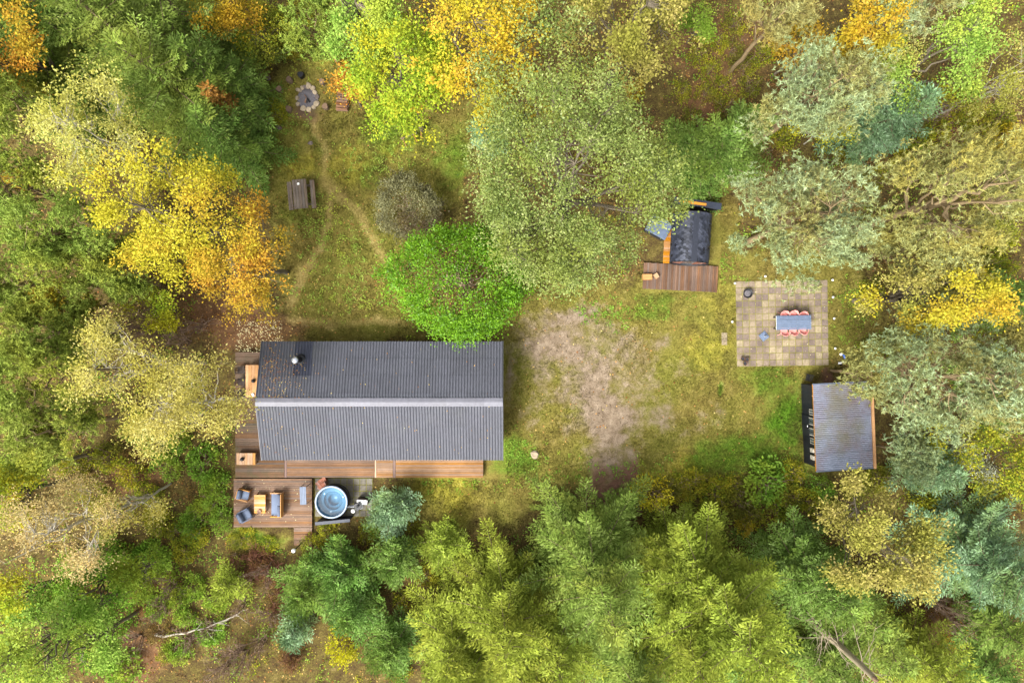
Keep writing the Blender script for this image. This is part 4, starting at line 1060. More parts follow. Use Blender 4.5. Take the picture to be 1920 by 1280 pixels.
# ------------------------------------------------------------------ patio furniture
c = at(1488.5, 604.5, .79); o = thing('garden_table', 'long slate blue slatted table on the square patio', 'table', (c.x, c.y, .05), R(1.2))
for i in range(9): MB().box((0, -.4 + i * .1, .725), (2.2, .093, .028), bev=.004).build('slat', M['slategrey'], o)
for sx in (-1, 1):
    MB().box((sx * 1.09, 0, .70), (.03, .88, .05)).build('end_rail', M['white'], o)
    for sy in (-1, 1): MB().box((sx * 1.0, sy * .36, .355), (.06, .06, .71), bev=.006).build('leg', M['black'], o)
def shell_chair(px, py, rz):
    c = at(px, py, .5); o = thing('shell_chair', None, 'chair', (c.x, c.y, .05), rz)
    # seat and wrapped back as one moulded shell; back towards -Y
    v = []; f = []; nu, nv = 13, 6
    for i in range(nu):
        a = R(-10 - 160 * i / (nu - 1))      # round the back from one arm to the other
        for j in range(nv):
            t = j / (nv - 1); r = .21 + .075 * t
            v.append((r * math.cos(a) * 1.02, r * math.sin(a) - .02, .46 + t * (.30 if 2 < i < nu - 3 else .20)))
    for i in range(nu - 1):
        for j in range(nv - 1): f.append((i * nv + j, (i + 1) * nv + j, (i + 1) * nv + j + 1, i * nv + j + 1))
    b = MB(); b.add(v, f); bo = b.build('backrest', M['pink'], o, True)
    sm_ = bo.modifiers.new('thick', 'SOLIDIFY'); sm_.thickness = .02
    MB().tube([(v[i * nv + nv - 1]) for i in range(nu)], .016, 8).build('back_rim', M['pink'], o)
    prof = [(.22 * math.cos(R(a)), .2 * math.sin(R(a)) - .02) for a in range(180, 361, 15)] + [(.22, .2), (-.22, .2)]
    n_ = len(prof)
    MB().add([(x, y, .45) for x, y in prof] + [(x * .96, y * .96, .425) for x, y in prof], [tuple(range(n_)), tuple(range(2 * n_ - 1, n_ - 1, -1))] + [(i, n_ + i, n_ + (i + 1) % n_, (i + 1) % n_) for i in range(n_)]).build('seat', M['pink'], o)
    for sx in (-1, 1):
        MB().tube([(sx * .25, .17, .0), (sx * .22, .15, .43), (sx * .27, .13, .66), (sx * .27, -.1, .68)], .015, 8).build('armrest', M['pink'], o)
        for sy in (-1, 1): MB().tube([(sx * .19, sy * .15, .43), (sx * .25, sy * .24, 0)], .016, 8).build('leg', M['pink'], o)
    return o
for px, py, rz, tx in ((1470, 592, 180, 'far'), (1487, 591, 177, 'far'), (1505, 593, 184, 'far'), (1470, 621, 3, 'near'), (1487, 620, -2, 'near'), (1505, 618.5, -5, 'near')):
    o = shell_chair(px, py, R(rz))
    o['label'] = 'pink shell chair tucked under the garden table on its sauna side' if tx == 'far' else 'pink shell chair at the garden table on its shed side'
    o['group'] = 'pink chairs on the sauna side of the table' if tx == 'far' else 'pink chairs on the shed side of the table'
c = at(1433, 630, .15); o = thing('parasol_base', 'square slate grey parasol base with empty sleeve on the patio', 'parasol base', (c.x, c.y, .05), R(38))
MB().box((0, 0, .04), (.5, .5, .08), bev=.02).build('slab', M['slategrey'], o); MB().box((0, 0, .1), (.34, .34, .05), bev=.02).build('plinth', M['slategrey'], o)
MB().lathe([(.045, .12), (.045, .34), (.03, .34), (.03, .2)], 16).build('sleeve', M['steel'], o, True)
c = at(1402, 550, .3); o = thing('fire_bowl', 'dark round iron fire bowl on the patio corner near the sauna', 'fire bowl', (c.x, c.y, .05))
MB().lathe([(.05, .1), (.2, .14), (.29, .26), (.31, .31), (.3, .32), (.27, .27), (.18, .18), (0, .15)], 28).build('bowl', M['black'], o, True)
MB().lathe([(.2, .2), (.12, .22), (0, .23)], 18).build('ashes', M['ash'], o)
for a in range(3): MB().tube([(.16 * math.cos(a * 2.1), .16 * math.sin(a * 2.1), .14), (.26 * math.cos(a * 2.1), .26 * math.sin(a * 2.1), 0)], .015, 6).build('leg', M['black'], o)
MB().tube([(.3, 0, .3), (.38, .04, .32), (.38, -.04, .32), (.3, -.02, .3)], .01, 6).build('handle', M['black'], o)
for px, py in ((1393, 672.5), (1401, 673.5), (1397, 681)):
    c = at(px, py, .25); o = thing('flower_pot', 'empty brown clay pot in the patio corner trio', 'pot', (c.x, c.y, .05), 0, 'trio of clay pots')
    MB().lathe([(.07, 0), (.11, .2), (.13, .21), (.13, .26), (.11, .26), (.085, .06)], 18).build('pot', M['clay'], o, True)
    MB().lathe([(.105, .19), (0, .2)], 16).build('soil', M['wall'], o)
for i, (px, py) in enumerate(((1378, 531), (1435, 518), (1561, 525), (1562, 557), (1564, 597), (1566, 653), (1373, 603))):
    c = at(px, py, .25); o = thing('garden_light', 'small white ball light on a stake in the grass around the patio', 'garden light', (c.x, c.y, 0), 0, 'ball lights round the patio')
    MB().tube([(0, 0, 0), (0, 0, .2)], .012, 6).build('stake', M['black'], o)
    MB().lathe([(.02, .19), (.06, .22), (.075, .265), (.06, .31), (0, .335)], 14).build('globe', M['white'], o, True)

# little wheeled toy in the grass at the patio corner
c = at(1582, 673, .3); o = thing('ride_on_toy', 'small blue and white ride-on toy lying in the grass by the patio corner', 'toy', (c.x, c.y, 0), R(0))
MB().tube([(-.1, .3, .3), (.0, .22, .36), (.05, .05, .36), (.08, -.1, .3)], [.05, .07, .075, .06], 10).build('frame', plain('toy_blue', (60, 96, 168), .4, .08), o, True)
MB().box((-.16, .32, .32), (.2, .14, .1), .5, bev=.03).build('front_shell', M['white'], o); MB().box((.02, -.2, .26), (.16, .14, .12), -.4, bev=.03).build('rear_shell', M['white'], o)
MB().box((-.18, -.26, .2), (.24, .12, .08), .1, bev=.03).build('foot_board', M['white'], o)
for (x, y) in ((.28, -.08), (.2, .06), (-.1, -.3)): MB().tube([(x - .03, y, .12), (x + .03, y, .12)], .12, 14).build('wheel', M['black'], o)
# weathered rail behind the shed
c = at(1668, 684, 1.0); o = thing('timber_rail', 'weathered grey timber rail under the pine beside the shed', 'fence', (c.x, c.y, 0), R(-2))
MB().box((0, 0, .98), (2.1, .2, .07), bev=.01).build('rail', M['rough'], o)
for x in (-.9, 0, .9): MB().box((x, 0, .47), (.1, .1, .94)).build('post', M['rough'], o)

# ------------------------------------------------------------------ shed
a_ = at(1527, 801, 2.45); b_ = at(1634, 797, 2.0)
o = thing('garden_shed', 'dark timber garden shed with grey corrugated metal lean-to roof', 'shed', ((a_.x + b_.x) / 2, (a_.y + b_.y) / 2, 0), R(2.3))
Wd, Ld = b_.x - a_.x, 5.3; sl = math.atan2(.45, Wd)
wx0, wx1 = -Wd / 2 + .32, Wd / 2 - .2; nb_ = 26
for i in range(nb_):
    y = -Ld / 2 + .12 + (i + .5) * (Ld - .24) / nb_; MB().box((wx0, y, 1.14), (.035 + (i % 2) * .012, (Ld - .24) / nb_ - .006, 2.24)).build('wall_board', M['darkwoody'], o)
MB().box((wx1, 0, .94), (.06, Ld - .3, 1.86)).build('wall', M['wall'], o)
for sy in (-1, 1):
    y = sy * (Ld / 2 - .14); v = [(wx0 + .03, y, 0), (wx1 - .03, y, 0), (wx1 - .03, y, 1.9), (wx0 + .03, y, 2.28)]
    MB().add(v + [(x, yy - sy * .06, z) for x, yy, z in v], [(0, 1, 2, 3), (7, 6, 5, 4)] + [(i, (i + 1) % 4, 4 + (i + 1) % 4, 4 + i) for i in range(4)]).build('wall', M['wall'], o)
def shed_win(y, wy, z0, z1, nm='window'):
    x = wx0 - .04; f_ = MB().box((x, y, (z0 + z1) / 2), (.05, wy, z1 - z0), bev=.006).build(nm, M['darkwoody'] if nm == 'door' else M['frame'], o)
    for s_ in (-1, 1): MB().box((x - .03, y + s_ * wy * .23, z0 + (z1 - z0) * .5 if nm == 'window' else z1 - .5), (.012, wy * .36, (z1 - z0) * .84 if nm == 'window' else .7)).build('pane', M['glass'], f_)
    return f_
shed_win(.85, .36, 1.2, 1.95); shed_win(-.95, .36, 1.2, 1.95)
for y in (.28, -.38):
    dd = shed_win(y, .62, .06, 2.05, 'door')
    for s_ in (-1, 1): MB().box((wx0 - .07, y + s_ * .2, 1.55), (.02, .035, .8)).build('mullion', M['frame'], dd)
MB().tube([(wx0 - .1, -.02, 1.0), (wx0 - .14, -.02, 1.05), (wx0 - .14, -.12, 1.05)], .018, 8).build('handle', M['white'], o)
for y in (-1.5, -1.95): 
    MB().box((wx0 - .1, y, 1.6), (.16, .26, .5), bev=.02).build('shelf_box', M['frame'], o)
ns = 5; sw = Ld / ns
def shed_sheet():
    nx = 9 * 6; v = []; f = []
    for j in range(2):
        for i in range(nx + 1):
            y = i / nx * (sw + .03); v.append((j * (Wd / math.cos(sl)), y, .022 * math.sin(2 * math.pi * i / 6)))
    n1 = nx + 1
    for i in range(nx): f.append((i, n1 + i, n1 + i + 1, i + 1))
    v2 = [(x, y, z - .006) for x, y, z in v]; b0 = len(v)
    f += [(b0 + d, b0 + c, b0 + b, b0 + a) for a, b, c, d in list(f)]
    m_ = MB(); m_.add(v + v2, f); nsm = len(m_.f); m_.add(v[:n1] + v2[:n1], [(i, i + 1, n1 + i + 1, n1 + i) for i in range(nx)]); me = m_.mesh('roof_sheet'); me.materials.append(M['shedroof'])
    for p in me.polygons: p.use_smooth = p.index < nsm
    return me
me = shed_sheet()
for i in range(ns):
    s_ = bpy.data.objects.new('roof_sheet', me); C.objects.link(s_); s_.parent = o
    s_.matrix_local = Matrix.Translation((-Wd / 2, -Ld / 2 + i * sw, 2.45 + .008 * (i % 2))) @ Matrix.Rotation(sl, 4, 'Y')
MB().box((-Wd / 2 + .03, 0, 2.37), (.035, Ld - .02, .12)).build('fascia', M['rust'] if 'rust' in M else M['orangewood'], o)
for sy in (-1, 1):
    bo = MB().box((0, 0, 0), (Wd, .03, .13)).build('barge_board', M['slategrey'], o)
    bo.matrix_local = Matrix.Translation((0, sy * (Ld / 2 + .02), 2.2)) @ Matrix.Rotation(sl, 4, 'Y')
MB().box((Wd / 2 + .09, .1, 2.03), (.15, Ld + .3, .14), bev=.01).build('eaves_beam', M['orangewood'], o)
for i in range(4): MB().box((-Wd / 2 + .25, -Ld / 2 + .4 + i * 1.4, 2.3), (.5, .06, .1)).build('rafter', M['orangewood'], o)
c = at(1518, 708, .6); o = thing('folding_chair', 'folded black metal chair leaning at the end wall of the shed', 'chair', (c.x, c.y, 0), R(70))
for s_ in (-1, 1):
    MB().tube([(s_ * .2, .2, 0), (s_ * .2, -.12, .9)], .015, 8).build('leg', M['black'], o); MB().tube([(s_ * .18, -.1, 0), (s_ * .18, .14, .55)], .015, 8).build('leg', M['black'], o)
for z in (.62, .72, .82): MB().tube([(-.2, .2 - z * .355, z), (.2, .2 - z * .355, z)], .02, 8).build('back_slat', M['black'], o)
for y in (-.02, .06, .14): MB().box((0, y, .46), (.36, .06, .02)).build('seat_slat', M['black'], o)

# ------------------------------------------------------------------ fire pit and clearing
def rock_mesh(rng, r, name='stone', sub=2, squash=.62):
    import bmesh
    bm = bmesh.new(); bmesh.ops.create_icosphere(bm, subdivisions=sub, radius=1)
    ph = [rng.uniform(0, 6) for _ in range(9)]; sx, sy = rng.uniform(.8, 1.3), rng.uniform(.75, 1.1)
    for v in bm.verts:
        p = v.co; k = 1 + .16 * math.sin(2.1 * p.x + ph[0]) * math.sin(2.4 * p.y + ph[1]) + .1 * math.sin(4 * p.z + ph[2] + 3 * p.x) + .06 * math.sin(6 * p.y + ph[3])
        v.co = Vector((p.x * sx, p.y * sy, max(-.55, min(.72, p.z)) * squash / .62 * .7)) * k * r
    me = bpy.data.meshes.new(name); bm.to_mesh(me); bm.free(); return me
rr_ = random.Random(5)
c = at(577, 186, 0); o = thing('fire_pit', 'ring of pale field stones around a grey ash bed', 'fire pit', (c.x, c.y, gz(c.x, c.y)))
MB().lathe([(.70, -.02), (.66, .05), (.4, .07), (.15, .1), (0, .12)], 40).build('ash_bed', M['ash'], o, True)
spots = [(-16,-16),(-10,-20),(-4,-22),(2,-24),(10,-20),(14,-12),(-19,-1),(-18,10),(-8,18),(3,20),(12,16),(17,9),(18,-4)]
for i, (dx, dy) in enumerate(spots):
    st = link('stone', rock_mesh(rr_, rr_.uniform(.13, .2)), M['greystone'] if i in (12, 2) else M['stone'], o)
    st.location = (dx * mpp(), -dy * mpp(), .07); st.rotation_euler = (0, 0, rr_.uniform(0, 6))
for i in range(7):
    a = rr_.uniform(0, 6.28); d = .3
    MB().tube([(d * math.cos(a), d * math.sin(a), .1), (.02 * math.cos(a), .02 * math.sin(a), .24)], [.035, .025], 7).build('charred_log', M['rough'] if i % 3 == 0 else M['black'], o)
for i, (px, py, mt, lb) in enumerate(((562.6, 139, 'black', 'dark charred log stool beside the fire pit'), (541, 148, 'stump', None), (603, 152, 'stump', None), (609, 199, 'stump', None), (540, 203, 'stump', None), (522, 166, 'stump', None))):
    c = at(px, py, .38); o = thing('log_stool', lb or 'sawn log stool standing round the fire pit', 'stool', (c.x, c.y, gz(c.x, c.y)), i * 1.3, 'log stools round the fire pit')
    n = 16; v = []; rad = .19
    hh = .38
    prof = [rad * (1 + .09 * math.sin(3 * 6.28 * k_ / n + i) + .05 * rr_.random()) for k_ in range(n)]
    for z in (-.02, hh - .02, hh): v += [(prof[k_] * (1 if z < hh else .94) * math.cos(6.2832 * k_ / n), prof[k_] * (1 if z < hh else .94) * math.sin(6.2832 * k_ / n), z) for k_ in range(n)]
    MB().add(v, [(r_ * n + k_, r_ * n + (k_ + 1) % n, (r_ + 1) * n + (k_ + 1) % n, (r_ + 1) * n + k_) for r_ in range(2) for k_ in range(n)]).build('bark', M['black'] if mt == 'black' else BARK['brown'], o)
    MB().add([(p[0] * .97, p[1] * .97, hh + .003) for p in v[2 * n:]], [tuple(range(n))]).build('sawn_face', M['black'] if mt == 'black' else M['stump'], o)
c = at(641, 189, .4); o = thing('firewood_stack', 'low stack of reddish split logs at the edge of the yellow oak', 'firewood', (c.x, c.y, gz(c.x, c.y)), R(-4))
for lay in range(3):
    for i in range(7):
        y = -.5 + i * .165 + (.08 if lay % 2 else 0)
        if y > .56: continue
        b = MB().tube([(-.38 + rr_.uniform(-.05, .05), y, .08 + lay * .13), (.38 + rr_.uniform(-.05, .05), y + rr_.uniform(-.03, .03), .08 + lay * .13)], rr_.uniform(.06, .078), 6).build('log', M['rough'], o)
c = at(766, 258, .5); o = thing('wooden_trestle', 'small wooden trestle frame under the edge of the yellow oak', 'trestle', (c.x, c.y, gz(c.x, c.y)), R(20))
for s_ in (-.35, .4):
    for t_ in (-1, 1): MB().tube([(s_, t_ * .3, 0), (s_ + .04 * t_, -t_ * .06, .85)], .03, 6).build('leg', M['teak'], o)
MB().tube([(-.5, 0, .74), (.6, .0, .76)], .032, 6).build('bar', M['weathered'], o); MB().tube([(.95, .5, .05), (.75, -.2, .1)], .03, 6).build('loose_bar', M['teak'], o)
# picnic table
c = at(562.5, 363.5, .75); o = thing('picnic_table', 'weathered grey picnic table with attached benches on the grass', 'picnic table', (c.x, c.y, gz(c.x, c.y)), R(5))
k = mpp(.75)
for i in range(5): MB().box((-.36 + i * .18, 0, .735), (.165, 1.85, .035), bev=.006).build('plank', M['weathered'], o)
for sx in (-1, 1):
    bn = MB().box((sx * .66, 0, .435), (.15, 1.8, .035), bev=.006).build('bench', M['weathered'], o)
    MB().box((sx * .81, 0, .435), (.13, 1.8, .035), bev=.006).build('plank', M['weathered'], bn)
for sy in (-1, 1):
    MB().box((0, sy * .62, .385), (1.74, .05, .09)).build('cross_beam', M['weathered'], o)
    MB().box((0, sy * .62, .68), (.84, .05, .08)).build('top_beam', M['weathered'], o)
    for sx in (-1, 1): MB().tube([(sx * .25, sy * .575, .70), (sx * .56, sy * .575, 0)], .045, 4).build('leg', M['weathered'], o)
lathe_thing('bowl', 'small white bowl on the weathered picnic table', 'bowl', 559.5, 345, gz(c.x, c.y) + .755, [(.03, 0), (.05, .003), (.08, .05), (.085, .06), (.07, .05), (0, .015)], M['white'])
for (px, py, r_, mt, lb, cat) in ((1003, 851, .33, 'boulder', 'pale boulder in the grass off the house corner', 'boulder'), (501, 146, .22, 'greystone', 'grey stone at the spruce edge near the fire pit', 'stone'), (523, 240, .16, 'greystone', 'small brown stone in the grass between fire pit and spruce', 'stone'), (583, 269, .13, 'greystone', 'tiny dark stone on the trodden path from the fire pit', 'stone'), (1290, 512, .2, 'greystone', 'grey stone beside the sauna deck grass', 'stone')):
    if px == 1290: continue
    c = at(px, py, 0); st = link('boulder' if cat == 'boulder' else 'stone', rock_mesh(rr_, r_, sub=3), M[mt]); st.location = (c.x, c.y, gz(c.x, c.y) + r_ * .15); tag(st, lb, cat)

# ------------------------------------------------------------------ trees (px, py, radii: the crown's outline in the photograph)
# upper left
spruce('spruce_tree', 'tall pale green spruce beside the lone orange tree', 95, 40, 19, 4.6, 'spruce', 1, nb=170)
spruce('spruce_tree', 'tall spruce between the palest spruce and the golden bush', 235, 70, 17, 4.2, 'spruce', 2, nb=160)
spruce('spruce_tree', 'dark green spruce with long boughs behind the pale birch', 330, 165, 14, 3.9, 'spruce', 3, nb=150)
spruce('spruce_tree', 'dark spruce standing nearest to the fire pit', 405, 150, 11, 2.8, 'dspruce', 4, nb=120)
spruce('spruce_tree', 'short dark spruce between the yellow oak and the fire pit', 420, 255, 9, 2.6, 'dspruce', 5, nb=110)
spruce('spruce_tree', 'slim spruce reaching up beside the golden bush', 330, 20, 15, 3.2, 'spruce', 6, nb=110)
broad('birch_tree', 'pale yellow birch with white limbs against the dark spruces', 180, 262, 112, 105, 13, 'birch', 11, bark='birch', clumps=210, per=62, leaf=.115, cr=.42, hollow=.3, flat=.8)
broad('oak_tree', 'bright yellow oak beyond the picnic table', 325, 405, 128, 120, 11.5, 'yoak', 12, clumps=300, per=66, leaf=.135, cr=.4)
broad('oak_tree', 'orange tinged oak leaning over the leaf litter behind the yellow oak', 468, 490, 90, 88, 9, 'orange', 13, clumps=190, per=58, leaf=.13, cr=.38)
broad('maple_tree', 'lone orange tree beside the tall pale green spruce', 20, 90, 70, 85, 13, 'orange', 14, clumps=150, per=54)
broad('bush', 'golden bush in the gap between spruce and fire pit glade', 400, 30, 58, 44, 6.5, 'gold', 15, clumps=100, per=59, leaf=.13, cat='shrub')
broad('bush', 'rusty orange bush beside the golden bush', 475, 55, 52, 45, 4.5, 'mixed', 16, clumps=60, per=40, leaf=.13, cat='shrub')
spruce('young_conifer', 'dead rust brown young conifer among the dark spruces', 438, 208, 8.6, .75, 'rust', 17, nb=46, zb=.55)
pine('pine_tree', 'bushy green pine at the glade edge behind the fire pit', 590, 45, 60, 62, 8, 'ypine', 18, clumps=110)
# left flank
pine('pine_tree', 'dark bushy pine between the lone orange tree and the white limbed birch', 45, 215, 85, 85, 10, 'ypine', 21, clumps=170)
pine('pine_tree', 'green bushy pine between pale birch and yellow oak', 110, 420, 105, 80, 11, 'ypine', 22, clumps=210)
pine('pine_tree', 'dense bushy pine behind the small yellow maple', 45, 520, 80, 75, 9, 'ypine', 23, clumps=160)
pine('pine_tree', 'broad yellow green pine behind the twiggy topped birch', 80, 700, 100, 80, 11, 'ypine', 24, clumps=210)
pine('pine_tree', 'round yellow green pine between the broad pine and dry birch', 100, 800, 85, 70, 11, 'ypine', 25, clumps=180)
pine('pine_tree', 'olive pine standing against the leaf litter clearing', 215, 520, 60, 55, 7, 'ypine', 26, clumps=110)
broad('maple_tree', 'small golden maple among the bushy pines', 100, 565, 56, 32, 7, 'gold', 27, clumps=50, per=59, leaf=.13)
broad('bush', 'yellow green bush under the yellow oak', 290, 575, 52, 36, 4, 'limeoak', 28, clumps=60, per=44, leaf=.13, cat='shrub')
broad('birch_tree', 'pale birch with bare twiggy top between pines and house birch', 240, 690, 85, 80, 12.5, 'birch', 31, bark='birch', clumps=150, per=46, leaf=.11, cr=.42, hollow=.3, flat=.8)
broad('birch_tree', 'large pale yellow birch overhanging the deck at the house gable', 345, 765, 102, 100, 12, 'birch', 32, bark='birch', clumps=210, per=62, leaf=.115, cr=.42, hollow=.3, flat=.8)
broad('birch_tree', 'dry tan birch standing over the brushwood far from the deck', 115, 1005, 112, 95, 12, 'dry', 33, bark='birch', clumps=200, per=52, leaf=.105, cr=.45, hollow=.3, flat=.8)
broad('birch_tree', 'small sparse yellow birch beside the dry tan birch', 225, 945, 62, 60, 8, 'birch', 34, bark='birch', clumps=80, per=36, leaf=.11, hollow=.3)
broad('alder_tree', 'lime green tree beyond the brushwood and dry tan birch', 70, 1205, 105, 80, 12, 'lime', 35, clumps=200, per=58, leaf=.14)
broad('alder_tree', 'leafy darker green tree next to the lime green tree', 165, 1110, 72, 62, 8, 'green', 36, clumps=130, per=52, leaf=.14)
broad('alder_tree', 'yellow green tree behind the dry tan birch', 20, 930, 50, 60, 9, 'limeoak', 37, clumps=100, per=50, leaf=.14)
broad('alder_tree', 'light green tree between the round pine and dry birch', 60, 880, 60, 40, 8, 'lime', 38, clumps=90, per=50, leaf=.14)
# upper middle
broad('oak_tree', 'light green oak behind the yellow green firewood oak', 690, 48, 78, 74, 12, 'lime', 41, clumps=150, per=72, leaf=.14)
broad('oak_tree', 'yellow green oak overhanging the firewood stack', 755, 158, 108, 98, 11, 'limeoak', 42, clumps=230, per=83, leaf=.145)
broad('oak_tree', 'small orange brown oak sapling over the firewood stack', 655, 165, 34, 36, 4.5, 'orange', 43, clumps=40, per=46, leaf=.14)
broad('maple_tree', 'golden maple with gaps showing its grey limbs', 902, 115, 124, 122, 14, 'gold', 44, clumps=260, per=52, leaf=.15, cr=.34, hollow=.35, spread=.16)
broad('oak_tree', 'tan and olive oak behind the huge grey green oak', 1178, 60, 122, 98, 13, 'tan', 45, clumps=240, per=65, leaf=.145)
broad('oak_tree', 'huge grey green oak between the house and the barrel sauna', 1084, 362, 202, 202, 15, 'oak', 46, zb=3.5, clumps=860, per=76, leaf=.118, cr=.44, limbs=20, hollow=.42, spread=.1)
spruce('young_conifer', 'small teal spruce peeping out beside the grey green oak', 915, 248, 4, 1.3, 'blue', 47, nb=60)
broad('holly_tree', 'dense bright green dome shaped tree over the house roof corner', 864, 527, 132, 122, 7.5, 'holly', 48, zb=.6, clumps=420, per=72, leaf=.125, cr=.36, hollow=.72, droop=.5, bark='brown', dome=True)
_hl = bpy.data.objects['holly_tree']; _r = np.random.default_rng(481)
_a = _r.uniform(0, 6.283, 260); _q = np.abs(_r.normal(0, .9, 260)); _B = np.stack([np.cos(_a) * _q * 1.1, np.sin(_a) * _q, 7.35 - .28 * _q ** 1.6 + _r.normal(0, .1, 260)], -1)
_hd = link('seed_heads', npmesh('seed_heads', *leaves(_B, unit(_r.normal(size=(260, 3)) + [0, 0, .4]), unit(_r.normal(size=(260, 3)) + [0, 0, .6]), .13 * _r.uniform(.6, 1.3, 260), .07)), leafmat('seed_head', [(120, 78, 84), (168, 132, 110), (196, 178, 140)], None), _hl); _hd['kind'] = 'stuff'
broad('rhododendron', 'round grey green bush in the grass near the bright green tree', 766, 387, 60, 60, 2.8, 'rhodo', 49, zb=.1, clumps=260, per=60, leaf=.095, cr=.24, hollow=.82, cat='bush', bark='twig', limbs=10, dome=True)
# upper right
broad('bush', 'green bush in the brown glade beside the tan oak', 1310, 42, 30, 36, 4, 'green', 51, clumps=46, per=44, leaf=.13, cat='shrub')
pine('pine_tree', 'olive grey pine between brown glade and orange maple', 1450, 35, 55, 48, 10, 'pineold', 52, clumps=100)
broad('maple_tree', 'bright orange maple behind the grey green pine', 1602, 52, 64, 64, 11, 'gold', 53, clumps=140, per=65, leaf=.145)
broad('maple_tree', 'rusty orange sapling between olive pine and orange maple', 1500, 92, 52, 30, 6, 'orange', 54, clumps=50, per=36, leaf=.14)
pine('pine_tree', 'grey green pine with a yellow birch pressed against it', 1530, 175, 105, 98, 13, 'pine', 55, clumps=260)
broad('birch_tree', 'small yellow birch growing out behind the grey green pine', 1632, 150, 42, 62, 8, 'birch', 56, bark='birch', clumps=70, per=46, leaf=.11)
broad('birch_tree', 'golden undergrowth birch at the foot of the grey green pine', 1545, 245, 62, 26, 4, 'yellow', 57, bark='birch', clumps=46, per=40, leaf=.1)
broad('oak_tree', 'fresh green oak with thin limbs near the pale bluish pine', 1755, 105, 98, 88, 11, 'lime', 58, clumps=170, per=62, leaf=.13, hollow=.35)
pine('pine_tree', 'pale bluish pine behind the fresh green oak', 1700, 30, 62, 42, 14, 'pine', 59, clumps=110)
broad('oak_tree', 'straggly yellow oak between fresh green oak and silvery spruce', 1745, 190, 78, 52, 7, 'mixed', 60, clumps=70, per=36, leaf=.13)
broad('birch_tree', 'tan yellow birch beyond the fresh green oak', 1880, 150, 62, 85, 10, 'tan', 61, bark='birch', clumps=130, per=46, leaf=.12)
broad('birch_tree', 'golden brown birch behind the large pale pine', 1905, 280, 34, 45, 6, 'gold', 62, clumps=50, per=44, leaf=.12)
spruce('spruce_tree', 'green spruce standing right behind the barrel sauna fence', 1330, 285, 8, 3.0, 'dspruce', 63, nb=130, droop=.35)
spruce('spruce_tree', 'smaller green spruce beside the sauna spruce and the grey pine', 1400, 245, 6, 1.9, 'dspruce', 64, nb=90)
spruce('spruce_tree', 'silvery blue spruce between the grey pines', 1665, 225, 10, 2.6, 'blue', 65, nb=120, droop=.35)
pine('pine_tree', 'blue grey pine hanging over the patio corner', 1505, 410, 122, 122, 13, 'pine', 66, clumps=330, zb=4)
pine('pine_tree', 'large pale pine with open limbs beyond the patio', 1795, 365, 135, 122, 15, 'pineold', 67, clumps=330)
broad('oak_tree', 'yellow oak between the large pale pine and the shed pine', 1735, 555, 96, 72, 10, 'tan', 68, clumps=170, per=70, leaf=.13)
broad('oak_tree', 'golden young oak rising out of the yellow oak crown', 1745, 545, 98, 66, 11.5, 'yoak', 69, clumps=150, per=62, leaf=.13)
pine('pine_tree', 'wide blue grey pine leaning over the shed roof', 1790, 700, 138, 128, 14, 'pine', 70, clumps=400, zb=4)
pine('pine_tree', 'low grey green pine branch crown over the shed roof corner', 1625, 700, 55, 50, 6, 'pineold', 71, clumps=80)
spruce('spruce_tree', 'dark spruce behind the yellow oak', 1890, 560, 8, 2.2, 'dspruce', 72, nb=90)
spruce('spruce_tree', 'dark spruce behind the wide shed pine', 1905, 745, 8, 2.2, 'dspruce', 73, nb=90)
spruce('spruce_tree', 'small blue conifer in the thicket at the shed corner', 1752, 880, 6, 1.9, 'blue', 74, nb=90)
pine('pine_tree', 'small grey pine pressed against the shed back wall', 1690, 850, 58, 52, 5, 'pine', 75, clumps=100)
broad('bush', 'whitish seeded shrub beyond the small blue conifer', 1822, 900, 42, 48, 4, 'white', 76, clumps=70, per=44, leaf=.09, cat='shrub')
broad('alder_tree', 'olive leafy tree in the thicket behind the shed', 1790, 820, 70, 42, 5, 'mixed', 77, clumps=90, per=42, leaf=.12)
# lower right
spruce('spruce_tree', 'tall fresh green spruce at the end of the gravel drive', 1118, 1085, 17, 4.2, 'spruce', 81, nb=180)
spruce('spruce_tree', 'tall yellow green spruce between the drive spruce and the snag', 1350, 1150, 18, 4.6, 'larch', 82, nb=190)
spruce('spruce_tree', 'yellow green spruce nearest the yellow drive shrub', 1285, 1075, 12, 3.2, 'larch', 83, nb=130)
spruce('spruce_tree', 'broad green spruce downhill of the mown grass', 950, 1160, 13, 3.9, 'larch', 84, nb=150)
spruce('spruce_tree', 'yellowish spruce behind the broad green spruce', 1000, 1284, 15, 3.6, 'larch', 85, nb=140)
spruce('spruce_tree', 'dull green spruce between the young pines and broad spruce', 850, 1202, 10, 3.0, 'larch', 86, nb=130)
spruce('spruce_tree', 'green spruce behind the drive spruce', 1190, 1277, 14, 3.6, 'spruce', 87, nb=130)
spruce('spruce_tree', 'dark spruce behind the tall yellow green spruce', 1420, 1290, 12, 3.0, 'dspruce', 88, nb=110)
spruce('spruce_tree', 'lush green spruce beside the tan oak', 1525, 1092, 11, 3.1, 'ygreen', 89, nb=150)
broad('oak_tree', 'tan oak with pinkish tips downhill of the shed', 1655, 1030, 98, 100, 11, 'tan', 90, clumps=230, per=70, leaf=.145)
spruce('spruce_tree', 'broad blue green spruce downhill of the shed thicket', 1850, 1060, 10, 3.6, 'blue', 91, nb=170, droop=.35)
spruce('spruce_tree', 'low green spruce partly over the snag branches', 1640, 1200, 9, 2.6, 'spruce', 92, nb=100)
spruce('spruce_tree', 'yellow green spruce past the broken top of the snag', 1745, 1250, 9, 2.6, 'larch', 93, nb=100)
spruce('spruce_tree', 'small dark conifer behind the orange leaved shrubs', 1860, 1262, 6, 1.8, 'dspruce', 94, nb=80)
spruce('spruce_tree', 'green spruce close beside the snag trunk', 1560, 1250, 8, 2.4, 'spruce', 95, nb=90)
